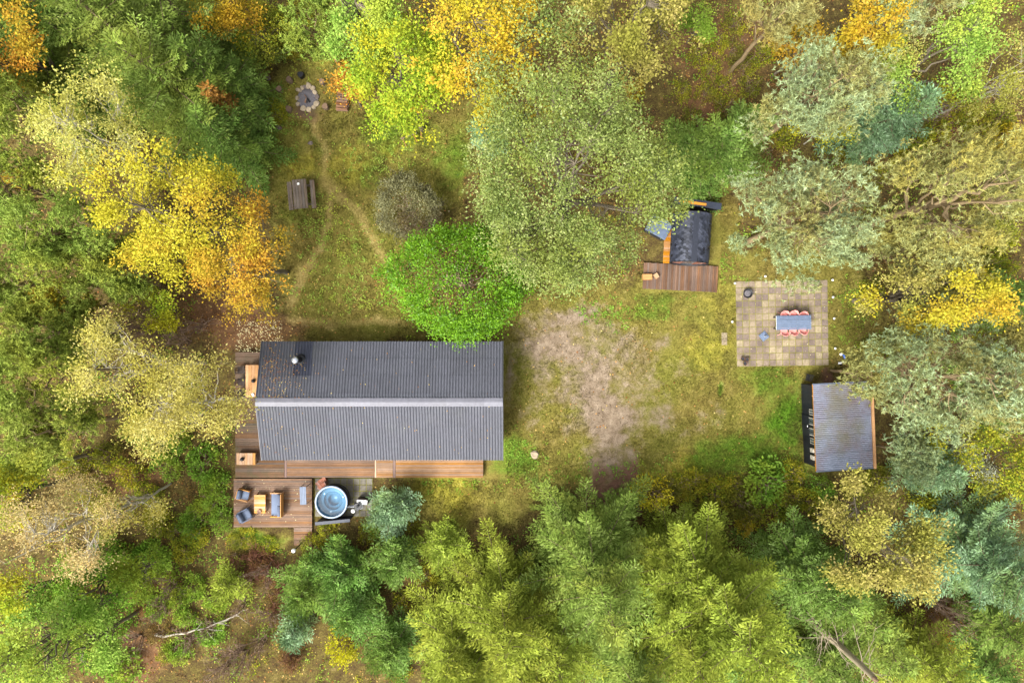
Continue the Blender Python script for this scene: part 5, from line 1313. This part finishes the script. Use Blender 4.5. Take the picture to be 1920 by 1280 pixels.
# young conifers by the tub
spruce('young_pine', 'silvery young pine at the corner of the tub paving', 735, 955, 3.6, 1.7, 'blue', 101, nb=80, nl=.24, rise=.5, droop=.3)
spruce('young_pine', 'large fresh green young pine behind the hot tub windbreak', 640, 1072, 4.5, 2.1, 'ygreen', 102, nb=110, nl=.24, rise=.5, droop=.3)
spruce('young_pine', 'green young pine next to the brown brush', 575, 1105, 4.5, 2.0, 'ygreen', 103, nb=90, nl=.24, rise=.5, droop=.3)
spruce('young_pine', 'mid green young pine behind the silvery young pine', 740, 1050, 4.5, 2.0, 'ygreen', 104, nb=90, nl=.22, rise=.45, droop=.3)
spruce('young_pine', 'green young pine between two yellow shrubs', 665, 1145, 4.5, 2.0, 'ygreen', 105, nb=90, nl=.22, rise=.5, droop=.3)
spruce('young_pine', 'green young pine furthest from the tub near a yellow shrub', 735, 1215, 5, 2.1, 'ygreen', 106, nb=100, nl=.22, rise=.45, droop=.3)
spruce('young_pine', 'small silvery young pine beside the bright yellow shrub', 552, 1180, 3.5, 1.1, 'blue', 107, nb=60, nl=.24, rise=.5, droop=.3)
spruce('young_pine', 'yellowish young conifer among the brushwood', 425, 1095, 3, 1.3, 'larch', 108, nb=60, nl=.2, rise=.4, droop=.3)
spruce('young_pine', 'low green conifer on the slope below the mown grass', 830, 1020, 3.5, 1.8, 'larch', 109, nb=70, nl=.2, rise=.4, droop=.3)

# further trees that close the canopy
pine('pine_tree', 'olive bushy pine between the dark bushy pine and yellow oak', 35, 345, 75, 70, 9, 'ypine', 121, clumps=150)
pine('pine_tree', 'bushy pine tucked behind the small golden maple', 70, 625, 80, 62, 9, 'ypine', 122, clumps=170)
pine('pine_tree', 'low bushy pine between the golden maple and twiggy topped birch', 160, 610, 62, 52, 6, 'ypine', 123, clumps=120)
pine('pine_tree', 'bushy pine behind the round yellow green pine', 15, 790, 60, 70, 10, 'ypine', 124, clumps=130)
pine('pine_tree', 'green bushy pine under the edge of the yellow oak', 190, 465, 72, 62, 8, 'ypine', 125, clumps=150)
broad('alder_tree', 'yellow green alder rising from the thicket by the fallen birch', 250, 1080, 60, 52, 5, 'green', 126, clumps=90, per=50, leaf=.13)
broad('alder_tree', 'lime alder between the lime green tree and fallen birch', 160, 1215, 66, 56, 8, 'lime', 127, clumps=110, per=54, leaf=.13)
broad('alder_tree', 'yellow tinged alder between the dry birch and leafy green tree', 60, 1115, 62, 42, 8, 'limeoak', 128, clumps=90, per=54, leaf=.13)
spruce('spruce_tree', 'yellow green spruce between broad spruce and drive spruce', 1040, 1200, 13, 3.4, 'larch', 129, nb=130)
spruce('spruce_tree', 'yellow green spruce behind the dull green spruce', 880, 1262, 12, 3.2, 'larch', 130, nb=120)
spruce('spruce_tree', 'yellow green spruce crowding the tall yellow green spruce', 1275, 1195, 15, 3.6, 'larch', 131, nb=130)
spruce('spruce_tree', 'slender green spruce between lush spruce and dead trunk', 1590, 1135, 9, 2.4, 'spruce', 132, nb=100)
pine('pine_tree', 'olive pine behind the wide shed pine and dark spruce', 1885, 660, 60, 60, 9, 'pineold', 133, clumps=110)
pine('pine_tree', 'small olive pine between the large pale pine and yellow oak', 1690, 470, 62, 45, 7, 'pineold', 134, clumps=110)
broad('oak_tree', 'olive oak in the thicket beyond the whitish shrub', 1885, 880, 50, 62, 6, 'mixed', 135, clumps=90, per=52, leaf=.13)
broad('birch_tree', 'orange flecked birch behind the large pale pine and golden birch', 1880, 400, 52, 52, 7, 'tan', 136, clumps=80, per=50, leaf=.12)
spruce('spruce_tree', 'green spruce behind the orange leaved shrubs and blue green spruce', 1890, 1190, 8, 2.2, 'dspruce', 137, nb=90)
pine('pine_tree', 'olive pine between the orange maple and the pale bluish pine', 1650, 25, 48, 40, 9, 'pineold', 138, clumps=80)
spruce('spruce_tree', 'pale green spruce beyond the white limbed birch and orange tree', 60, 150, 13, 3.0, 'spruce', 139, nb=110)
spruce('spruce_tree', 'pale green spruce behind the lone orange tree', 30, 20, 16, 3.6, 'spruce', 140, nb=120)

# broken snag, a leaning dead birch and the fallen birch
rng = np.random.default_rng(77)
b0 = at(1478, 1122, 0); t0 = at(1642, 1272, 10.6)
o = thing('dead_tree', 'bare grey dead trunk with broken top and leafless side branches', 'tree', (b0.x, b0.y, gz(b0.x, b0.y)))
d = np.array([t0.x - b0.x, t0.y - b0.y, 10.6])
tt = np.linspace(0, 1, 9)[:, None]; tp = d * tt + np.concatenate([np.zeros((1, 3)), rng.normal(0, .03, (8, 3))]); tp[0, 2] = -.1
V1, F1 = poly_tubes([(tp, np.linspace(.24, .15, 9))], 12); link('trunk', npmesh('trunk', V1, F1), BARK['snag'], o)
MB().tube([tuple(tp[-1]), tuple(tp[-1] + [.02, .01, .25])], [.14, .03], 8).build('broken_top', M['stump'], o)
pol = []
for i in range(30):
    b = d * rng.uniform(.3, .97); a = rng.uniform(0, 6.28); l = rng.uniform(.7, 2.4); e = np.array([math.cos(a), math.sin(a), rng.uniform(-.2, .4)])
    s_ = np.linspace(0, 1, 6)[:, None]; p = b + e * l * s_ - np.array([0, 0, .35]) * l * s_ ** 2 + rng.normal(0, .03, (6, 3)); pol.append((p, np.linspace(.03, .007, 6)))
    for _ in range(3):
        q = p[rng.integers(2, 6)]; dd = unit(e + rng.normal(0, .6, 3)) * rng.uniform(.3, .8); pol.append((np.array([q, q + dd * .5, q + dd]), np.array([.012, .009, .004])))
link('branches', npmesh('branches', *poly_tubes(pol, 4)), BARK['snag'], o)['kind'] = 'stuff'
b0 = at(289, 1191, .15); b1 = at(446, 1150, .5)
o = thing('fallen_birch', 'white fallen birch stem with bare branches lying in the brushwood', 'log', (b0.x, b0.y, .12))
d = np.array([b1.x - b0.x, b1.y - b0.y, .5]); s_ = np.linspace(0, 1, 9)[:, None]; p = d * s_ + np.array([0, -.35, 0]) * np.sin(s_ * 3.1) + rng.normal(0, .03, (9, 3))
link('trunk', npmesh('trunk', *poly_tubes([(p, np.linspace(.085, .03, 9))], 9)), BARK['birch'], o)
pol = []
for i in range(16):
    q = p[rng.integers(3, 9)]; dd = unit(d + rng.normal(0, 1.6, 3) + [0, 0, 1.2]) * rng.uniform(.5, 1.4); m_ = q + dd * .5 + rng.normal(0, .06, 3); pol.append((np.array([q, m_, q + dd]), np.array([.022, .014, .005])))
link('branches', npmesh('branches', *poly_tubes(pol, 4)), BARK['birch'], o)['kind'] = 'stuff'

# ------------------------------------------------------------------ shrubs and brush
HOUSEHOLD = [(451, 694, 'long house deck'), (512, 945, 'lounge platform'), (621, 941, 'hot tub'), (577, 186, 'fire pit'), (641, 189, 'firewood stack'),
 (1580, 800, 'garden shed'), (1294, 449, 'barrel sauna'), (368, 1171, 'fallen birch stem'), (1520, 1150, 'bare grey dead trunk')]
for px, py, nm in HOUSEHOLD:
    p_ = at(px, py); LAND.append((p_.x, p_.y, nm))
_used = {}
def many(name, what, group, lm, spots, **kw):
    """shrubs of one kind; each is told apart by its size and by what it grows beside"""
    for i, (px, py, r_, h) in enumerate(spots):
        c = at(px, py, h * .6); near = sorted(LAND, key=lambda q: (q[0] - c.x) ** 2 + (q[1] - c.y) ** 2)
        size = 'ankle-high' if h < .65 else 'knee-high' if h < .85 else 'hip-high' if h < 1.05 else 'waist-high' if h < 1.25 else 'chest-high' if h < 1.45 else 'shoulder-high' if h < 1.65 else 'head-high' if h < 2.1 else 'tall'
        cand = ['%s %s %s the %s' % (size, what, 'beside' if q is near[0] else 'close to', q[2]) for q in near[:7] if q is near[0] or math.hypot(q[0] - c.x, q[1] - c.y) < 6]
        cand = [q for q in cand if len(q.split()) <= 16] or ['%s %s beside the dense forest' % (size, what)]
        lb = next((q for q in cand if q not in _used), cand[0])
        _used[lb] = 1
        shrub(name, lb, px, py, r_, h, lm, i + len(what), group=group, **kw)
shrub('yellow_shrub', 'bright yellow shrub beside the end of the gravel drive', 1228, 932, 34, 2.4, 'yellow', 0)
many('orange_shrub', 'orange leaved shrub', 'orange shrubs in the forest', 'gold', [(470,30,30,2.2),(1480,70,34,2.4),(1560,110,26,2.0),(1900,330,30,2.2),(1890,250,28,2.4),(20,330,24,2.4),(20,960,30,2.4),(1400,985,20,1.3),(1215,1180,20,1.2),(60,560,26,3.0),(1690,165,24,2.0)], leaf=.12)
shrub('yellow_shrub', 'small golden tuft shrub among the grey oak and top glade', 1195, 165, 17, 2.5, 'gold', 1)
shrub('yellow_shrub', 'bright yellow shrub among the young pines', 635, 1222, 32, 2.2, 'yellow', 2)
shrub('green_shrub', 'fresh green leafy shrub in the border downhill of the lawn', 1440, 905, 42, 1.8, 'green', 3, leaf=.14)
shrub('green_shrub', 'fresh green shrub close to the lower shed corner', 1545, 915, 24, 1.4, 'green', 4, leaf=.13)
many('yellow_shrub', 'yellow shrub', 'yellow border shrubs', 'mixed', [(1265,915,26,1.0),(1300,905,28,1.3),(1345,925,32,1.3),(1375,915,26,1.0),(1385,942,30,1.1),(1410,968,26,1.0),(1480,930,28,1.2),(1490,885,24,1.0),(1330,960,24,1.),(1275,925,20,.9),(1520,940,24,1.2),(1560,960,26,1.2),(1465,955,26,1.1)], leaf=.13)
many('yellow_shrub', 'yellow leaved shrub', 'yellow shrubs by the tub', 'mixed', [(580,1030,24,.9),(612,1000,22,.8),(690,1000,22,1.0),(700,1040,20,1.0),(770,985,16,.7),(760,1130,24,1.0),(800,1080,24,.9),(690,1100,22,.9),(745,1265,26,1.2),(840,1040,20,.8)], leaf=.11)
many('green_shrub', 'green leafy shrub', 'green shrubs beside the deck', 'green', [(375,872,36,1.3),(405,905,24,.9),(395,935,28,1.0),(370,965,30,1.0),(355,990,26,.9),(415,975,22,.8),(310,875,26,1.0),(330,830,24,1.2),(290,835,28,1.4),(250,800,30,1.5)], leaf=.13)
many('green_shrub', 'green thicket shrub', 'thicket shrubs', 'green', [(230,1060,36,1.6),(270,1050,36,1.5),(300,1070,30,1.3),(250,1100,36,1.4),(210,1090,30,1.6),(190,1040,34,1.6),(330,1120,26,1.0),(360,1105,26,1.0),(400,1130,24,1.0),(330,1225,26,.9),(390,1190,28,1.0),(290,1140,24,1.1),(200,1180,36,1.6),(170,1230,40,1.7),(230,1255,36,1.3),(130,1060,30,1.6),(140,1150,36,1.7),(345,1160,22,.8)], leaf=.13)
many('yellow_shrub', 'yellow shrub', 'yellow shrubs in the rough', 'mixed', [(365,1010,26,.9),(330,1000,22,.8),(300,985,26,1.0),(340,1040,22,.9),(310,1230,16,.8),(275,930,26,1.2),(240,890,30,1.5),(170,930,30,1.6),(130,880,30,1.8),(285,970,22,1.0),(460,1010,20,.5),(500,1022,20,.5),(440,1015,16,.5),(195,860,32,1.6)], leaf=.12)
many('yellow_shrub', 'scrubby yellow sapling', 'saplings in the brown glade', 'mixed', [(1335,130,22,1.6),(1355,160,26,1.6),(1365,200,26,1.5),(1325,175,22,1.2),(1300,215,22,1.0),(1390,210,24,1.2),(1280,170,20,1.0),(1400,120,26,1.6),(1375,90,24,1.3),(1310,100,22,1.1),(1430,100,26,1.8),(1320,60,20,1.0),(1380,40,26,1.4),(1350,80,20,.9),(1410,160,22,1.8),(1345,235,24,1.2)], leaf=.11, per=18)
many('yellow_shrub', 'yellow understorey shrub', 'understorey among the pines', 'mixed', [(1690,200,30,1.8),(1720,250,30,1.6),(1760,240,32,1.8),(1820,210,32,1.8),(1700,300,26,1.3),(1840,250,30,1.6),(1880,220,30,1.8),(1590,270,26,1.5),(1470,255,26,1.5),(1640,330,26,1.3),(1890,440,32,1.8),(1850,500,34,1.8),(1880,500,30,1.6),(1640,545,24,1.0),(1680,640,26,1.2),(1640,650,22,1.0),(1860,640,28,1.4),(1905,640,26,1.4),(1740,930,32,1.6),(1790,950,32,1.5),(1770,860,30,1.6),(1870,940,32,1.5),(1650,900,28,1.2),(1610,920,26,1.1)], leaf=.12)
many('brown_shrub', 'brown leafed shrub', 'brown brush', 'brown', [(1700,480,30,1.2),(1660,480,26,1.0),(1860,560,30,1.4),(1830,590,26,1.2),(1440,280,24,1.0),(1620,300,26,1.0),(480,1055,30,.8),(505,1085,28,.9),(460,1080,28,.8),(520,1120,26,.9),(525,1150,24,.8),(440,1045,22,.7),(270,1130,26,.8),(300,1190,26,.8),(250,870,30,1.0),(300,790,28,1.0),(780,1150,26,1.0),(1790,1130,34,1.5),(1760,1160,30,1.4),(1480,140,30,1.2),(485,138,20,.8),(540,1240,28,1.),(1740,240,26,1.0)], leaf=.1)
many('orange_shrub', 'orange leaved shrub', 'orange shrubs at the lower forest edge', 'orange', [(1820,1195,34,1.4),(1850,1225,28,1.2),(1790,1215,26,1.1)], leaf=.1, per=14)
many('yellow_shrub', 'yellow green shrub', 'shrubs above the fire pit', 'mixed', [(520,40,34,1.6),(545,80,30,1.2),(500,90,26,1.0),(560,20,30,1.8),(520,215,20,.7),(505,200,22,.9),(500,260,20,.8),(440,95,26,1.6),(640,105,20,.9)], leaf=.12)
many('leafless_shrub', 'leafless twiggy shrub', 'leafless shrubs', 'brown', [(490,1075,34,1.8),(440,1235,46,2.4),(410,1260,40,2.2),(310,1100,36,1.8),(300,1150,32,1.6),(350,1200,32,1.5),(480,1215,36,1.8),(500,1160,32,1.7),(450,1140,28,1.5),(1770,1130,44,2.2),(1790,1165,40,2.0),(235,620,44,5.0),(275,610,40,4.6),(360,610,40,2.4),(330,640,38,2.6),(150,1180,30,1.8),(250,1200,32,1.5),(1780,200,36,2.6),(1720,215,30,2.2),(390,1180,30,1.3)], bare=True, stems=9)
many('heather_shrub', 'dark reddish heather', 'heather brush', 'brown', [(485,1045,30,.7),(515,1070,30,.8),(530,1105,28,.8),(520,1140,28,.8),(475,1075,28,.7),(545,1235,26,.7),(440,1060,26,.7),(770,1190,22,.8)], bare=True, stems=30, bark='red')

# ------------------------------------------------------------------ uncountable cover: undergrowth, grass, fallen leaves
rng = np.random.default_rng(2024)
def blocked(X, Y):
    P, Q = px_of(X, Y); b = np.zeros(len(X), bool)
    for (a0, a1, c0, c1) in ((1380, 1550, 531, 682), (438, 948, 640, 900), (436, 592, 893, 1028), (590, 702, 893, 975), (1204, 1350, 385, 548), (1505, 1645, 712, 884)):
        b |= (P > a0) & (P < a1) & (Q > c0) & (Q < c1)
    return b
# undergrowth clumps on the forest floor
n = 5000; X = rng.uniform(-36, 36, n); Y = rng.uniform(-25, 25, n); mk = masks(X, Y)
keep = (mk['clear'] < .35) & (mk['dirt'] < .3) & (mk['path'] < .1) & ~blocked(X, Y) & (rng.random(n) > mk['litter'] * .75)
X, Y = X[keep], Y[keep]; n = len(X); per = 22; Z = terrain(X, Y)
def cover(sel, name, lm, hgt, leaf):
    x, y, z = X[sel], Y[sel], Z[sel]; m = len(x) * per; ci = np.repeat(np.arange(len(x)), per)
    sz = rng.uniform(.12, .34, len(x))[ci]
    B = np.stack([x[ci] + rng.normal(size=m) * sz, y[ci] + rng.normal(size=m) * sz, z[ci] + rng.random(m) * hgt * rng.uniform(.5, 1.2, len(x))[ci]], -1)
    D = unit(rng.normal(size=(m, 3)) * [1, 1, .5] + [0, 0, .15]); ls = leaf * rng.uniform(.6, 1.3, m)
    o = link(name, npmesh(name, *leaves(B, D, unit(rng.normal(size=(m, 3)) * .5 + [0, 0, 1]), ls, ls * .6)), L[lm]); return o
hue = vnoise(X + 60, Y + 60, 3.0, 33) + rng.normal(0, .16, n)
tag(cover(hue > .58, 'undergrowth', 'green', .4, .13), 'green leafy undergrowth on the forest floor', 'undergrowth', kind='stuff')
tag(cover((hue <= .58) & (hue > .42), 'undergrowth', 'mixed', .35, .12), 'yellow green undergrowth on the forest floor', 'undergrowth', kind='stuff')
tag(cover(hue <= .42, 'undergrowth', 'brown', .3, .11), 'brown bracken and bilberry on the forest floor', 'undergrowth', kind='stuff')
# pale broad-leaved weeds in the glade, clover in the lawn
def weeds(name, label, spots, lm, cnt, leaf):
    B = []
    for (px, py, rx, ry) in spots:
        c = at(px, py); k_ = mpp(); q = rng.normal(size=(cnt, 2)) * [rx * k_ * .6, ry * k_ * .6] + [c.x, c.y]
        m = 9; ci = np.repeat(np.arange(cnt), m); p = q[ci] + rng.normal(size=(len(ci), 2)) * .09
        B.append(np.column_stack([p, terrain(p[:, 0], p[:, 1]) + rng.uniform(.03, .12, len(ci))]))
    B = np.concatenate(B); B = B[~blocked(B[:, 0], B[:, 1])]; m = len(B); D = unit(rng.normal(size=(m, 3)) * [1, 1, .3]); ls = leaf * rng.uniform(.6, 1.4, m)
    tag(link(name, npmesh(name, *leaves(B, D, unit(rng.normal(size=(m, 3)) * .35 + [0, 0, 1]), ls, ls * .65)), L[lm]), label, 'weeds', kind='stuff')
weeds('weeds', 'pale broad leaved weeds in the glade between path and bush', [(655, 490, 60, 70), (640, 560, 90, 30), (720, 300, 90, 40), (560, 90, 60, 40), (520, 230, 40, 60), (600, 430, 40, 60)], 'lime', 90, .09)
weeds('weeds', 'tufts of fresh green weeds at the house corner and along the lawn edge', [(965, 855, 50, 40), (860, 900, 120, 20), (1200, 880, 160, 30), (1330, 500, 60, 30), (1440, 870, 90, 24), (1600, 590, 30, 60), (1150, 585, 80, 24), (500, 1008, 60, 20)], 'green', 80, .09)
# grass blades share the ground's own colouring
n = 420000; X = rng.uniform(-18, 25, n); Y = rng.uniform(-14, 20, n); mk = masks(X, Y)
keep = (mk['clear'] > .3) & (rng.random(n) > mk['soil'] * .95) & (mk['dirt'] < .4) & (rng.random(n) > mk['path'] * .8) & (mk['ash'] < .4) & ~blocked(X, Y)
tall = .05 + .09 * vnoise(X + 33, Y + 12, 1.3, 55) + .06 * mk['lush']
X, Y, tall = X[keep], Y[keep], tall[keep]; n = len(X)
B = np.stack([X, Y, terrain(X, Y) - .01], -1); flow = vnoise(X + 80, Y + 80, 2.2, 66) * 12.56
D = unit(np.stack([np.cos(flow) * .8, np.sin(flow) * .8, np.full(n, .7)], -1) + rng.normal(size=(n, 3)) * .55); D[:, 2] = np.abs(D[:, 2]) + .15; D = unit(D)
Vg, Fg = needles(B, D, unit(rng.normal(size=(n, 3)) + [0, 0, .5]), tall * rng.uniform(.7, 1.7, n) * 1.4, rng.uniform(.022, .05, n))
mk2 = masks(X, Y)
tag(link('grass', npmesh('grass', Vg, Fg, {k_: np.repeat(v_, 3) for k_, v_ in mk2.items()}), GM), 'short mossy yellow green grass of the glade and lawn', 'grass', kind='stuff')
def scatter_leaves(name, label, X, Y, Z, size, lm, slope=None):
    n = len(X); B = np.stack([X, Y, Z], -1); a = rng.uniform(0, 6.28, n)
    D = unit(np.stack([np.cos(a), np.sin(a), rng.normal(0, .15, n)], -1)); ls = size * rng.uniform(.6, 1.4, n)
    tag(link(name, npmesh(name, *leaves(B, D, unit(rng.normal(size=(n, 3)) * .3 + [0, 0, 1]), ls, ls * .75)), L[lm]), label, 'leaves', kind='stuff')
n = 42000; X = rng.uniform(-33, 33, n); Y = rng.uniform(-22, 22, n); mk = masks(X, Y)
P, Q = px_of(X, Y); under = np.exp(-((P - 440) / 150) ** 2 - ((Q - 590) / 60) ** 2) + .5 * np.exp(-((P - 380) / 90) ** 2 - ((Q - 930) / 130) ** 2) + .25 * np.exp(-((P - 640) / 160) ** 2 - ((Q - 480) / 110) ** 2)
prob = .10 + .75 * mk['litter'] + .25 * (mk['clear'] < .3) + under
keep = (rng.random(n) < prob) & ~blocked(X, Y); scatter_leaves('fallen_leaves', 'brown and tan fallen leaves on the ground', X[keep], Y[keep], terrain(X[keep], Y[keep]) + .02, .11, 'fallen')
# leaves on deck and roof
n = 420; X = rng.uniform(x0 + .1, x1 - .1, n); Y = y0 + (y1 - y0) * rng.random(n); scatter_leaves('fallen_leaves', 'yellow leaves strewn on the old deck', X, Y, np.full(n, ZD + .006), .08, 'pale')
n = 60; X = rng.uniform(p0 + .1, p1 - .1, n); Y = rng.uniform(q0 + .1, q1 - .1, n); scatter_leaves('fallen_leaves', 'few pale leaves on the lounge platform', X, Y, np.full(n, ZP + .008), .07, 'pale')
he, hr = 2.6, 3.6; yt = 0.0; yb = -(862 - 640) * mpp(he); ym = (yt + yb) / 2; half = (yt - yb) / 2; xl = (480 - 960) * mpp(hr)
n = 420; X = np.concatenate([xl + .2 + np.abs(rng.normal(0, 1.3, 330)), rng.uniform(xl + .3, -1, 90)]); Y = np.concatenate([np.clip(rng.normal(-1.9, .9, 250), -3.3, -.2), rng.uniform(yb + .2, yt - .2, 80), rng.uniform(yb + .2, yt - .2, 90)])
Zr = hr - np.abs(Y - ym) * (hr - he) / half + .055
scatter_leaves('fallen_leaves', 'dry brown leaves caught in the grooves of the house roof', X, Y, Zr, .065, 'fallen')
n = 90; X = rng.uniform(pc.x - 2.8, pc.x + 2.8, n); Y = rng.uniform(pc.y - 2.5, pc.y + 2.5, n); scatter_leaves('fallen_leaves', 'few pale leaves on the square patio', X, Y, np.full(n, .062), .06, 'pale')
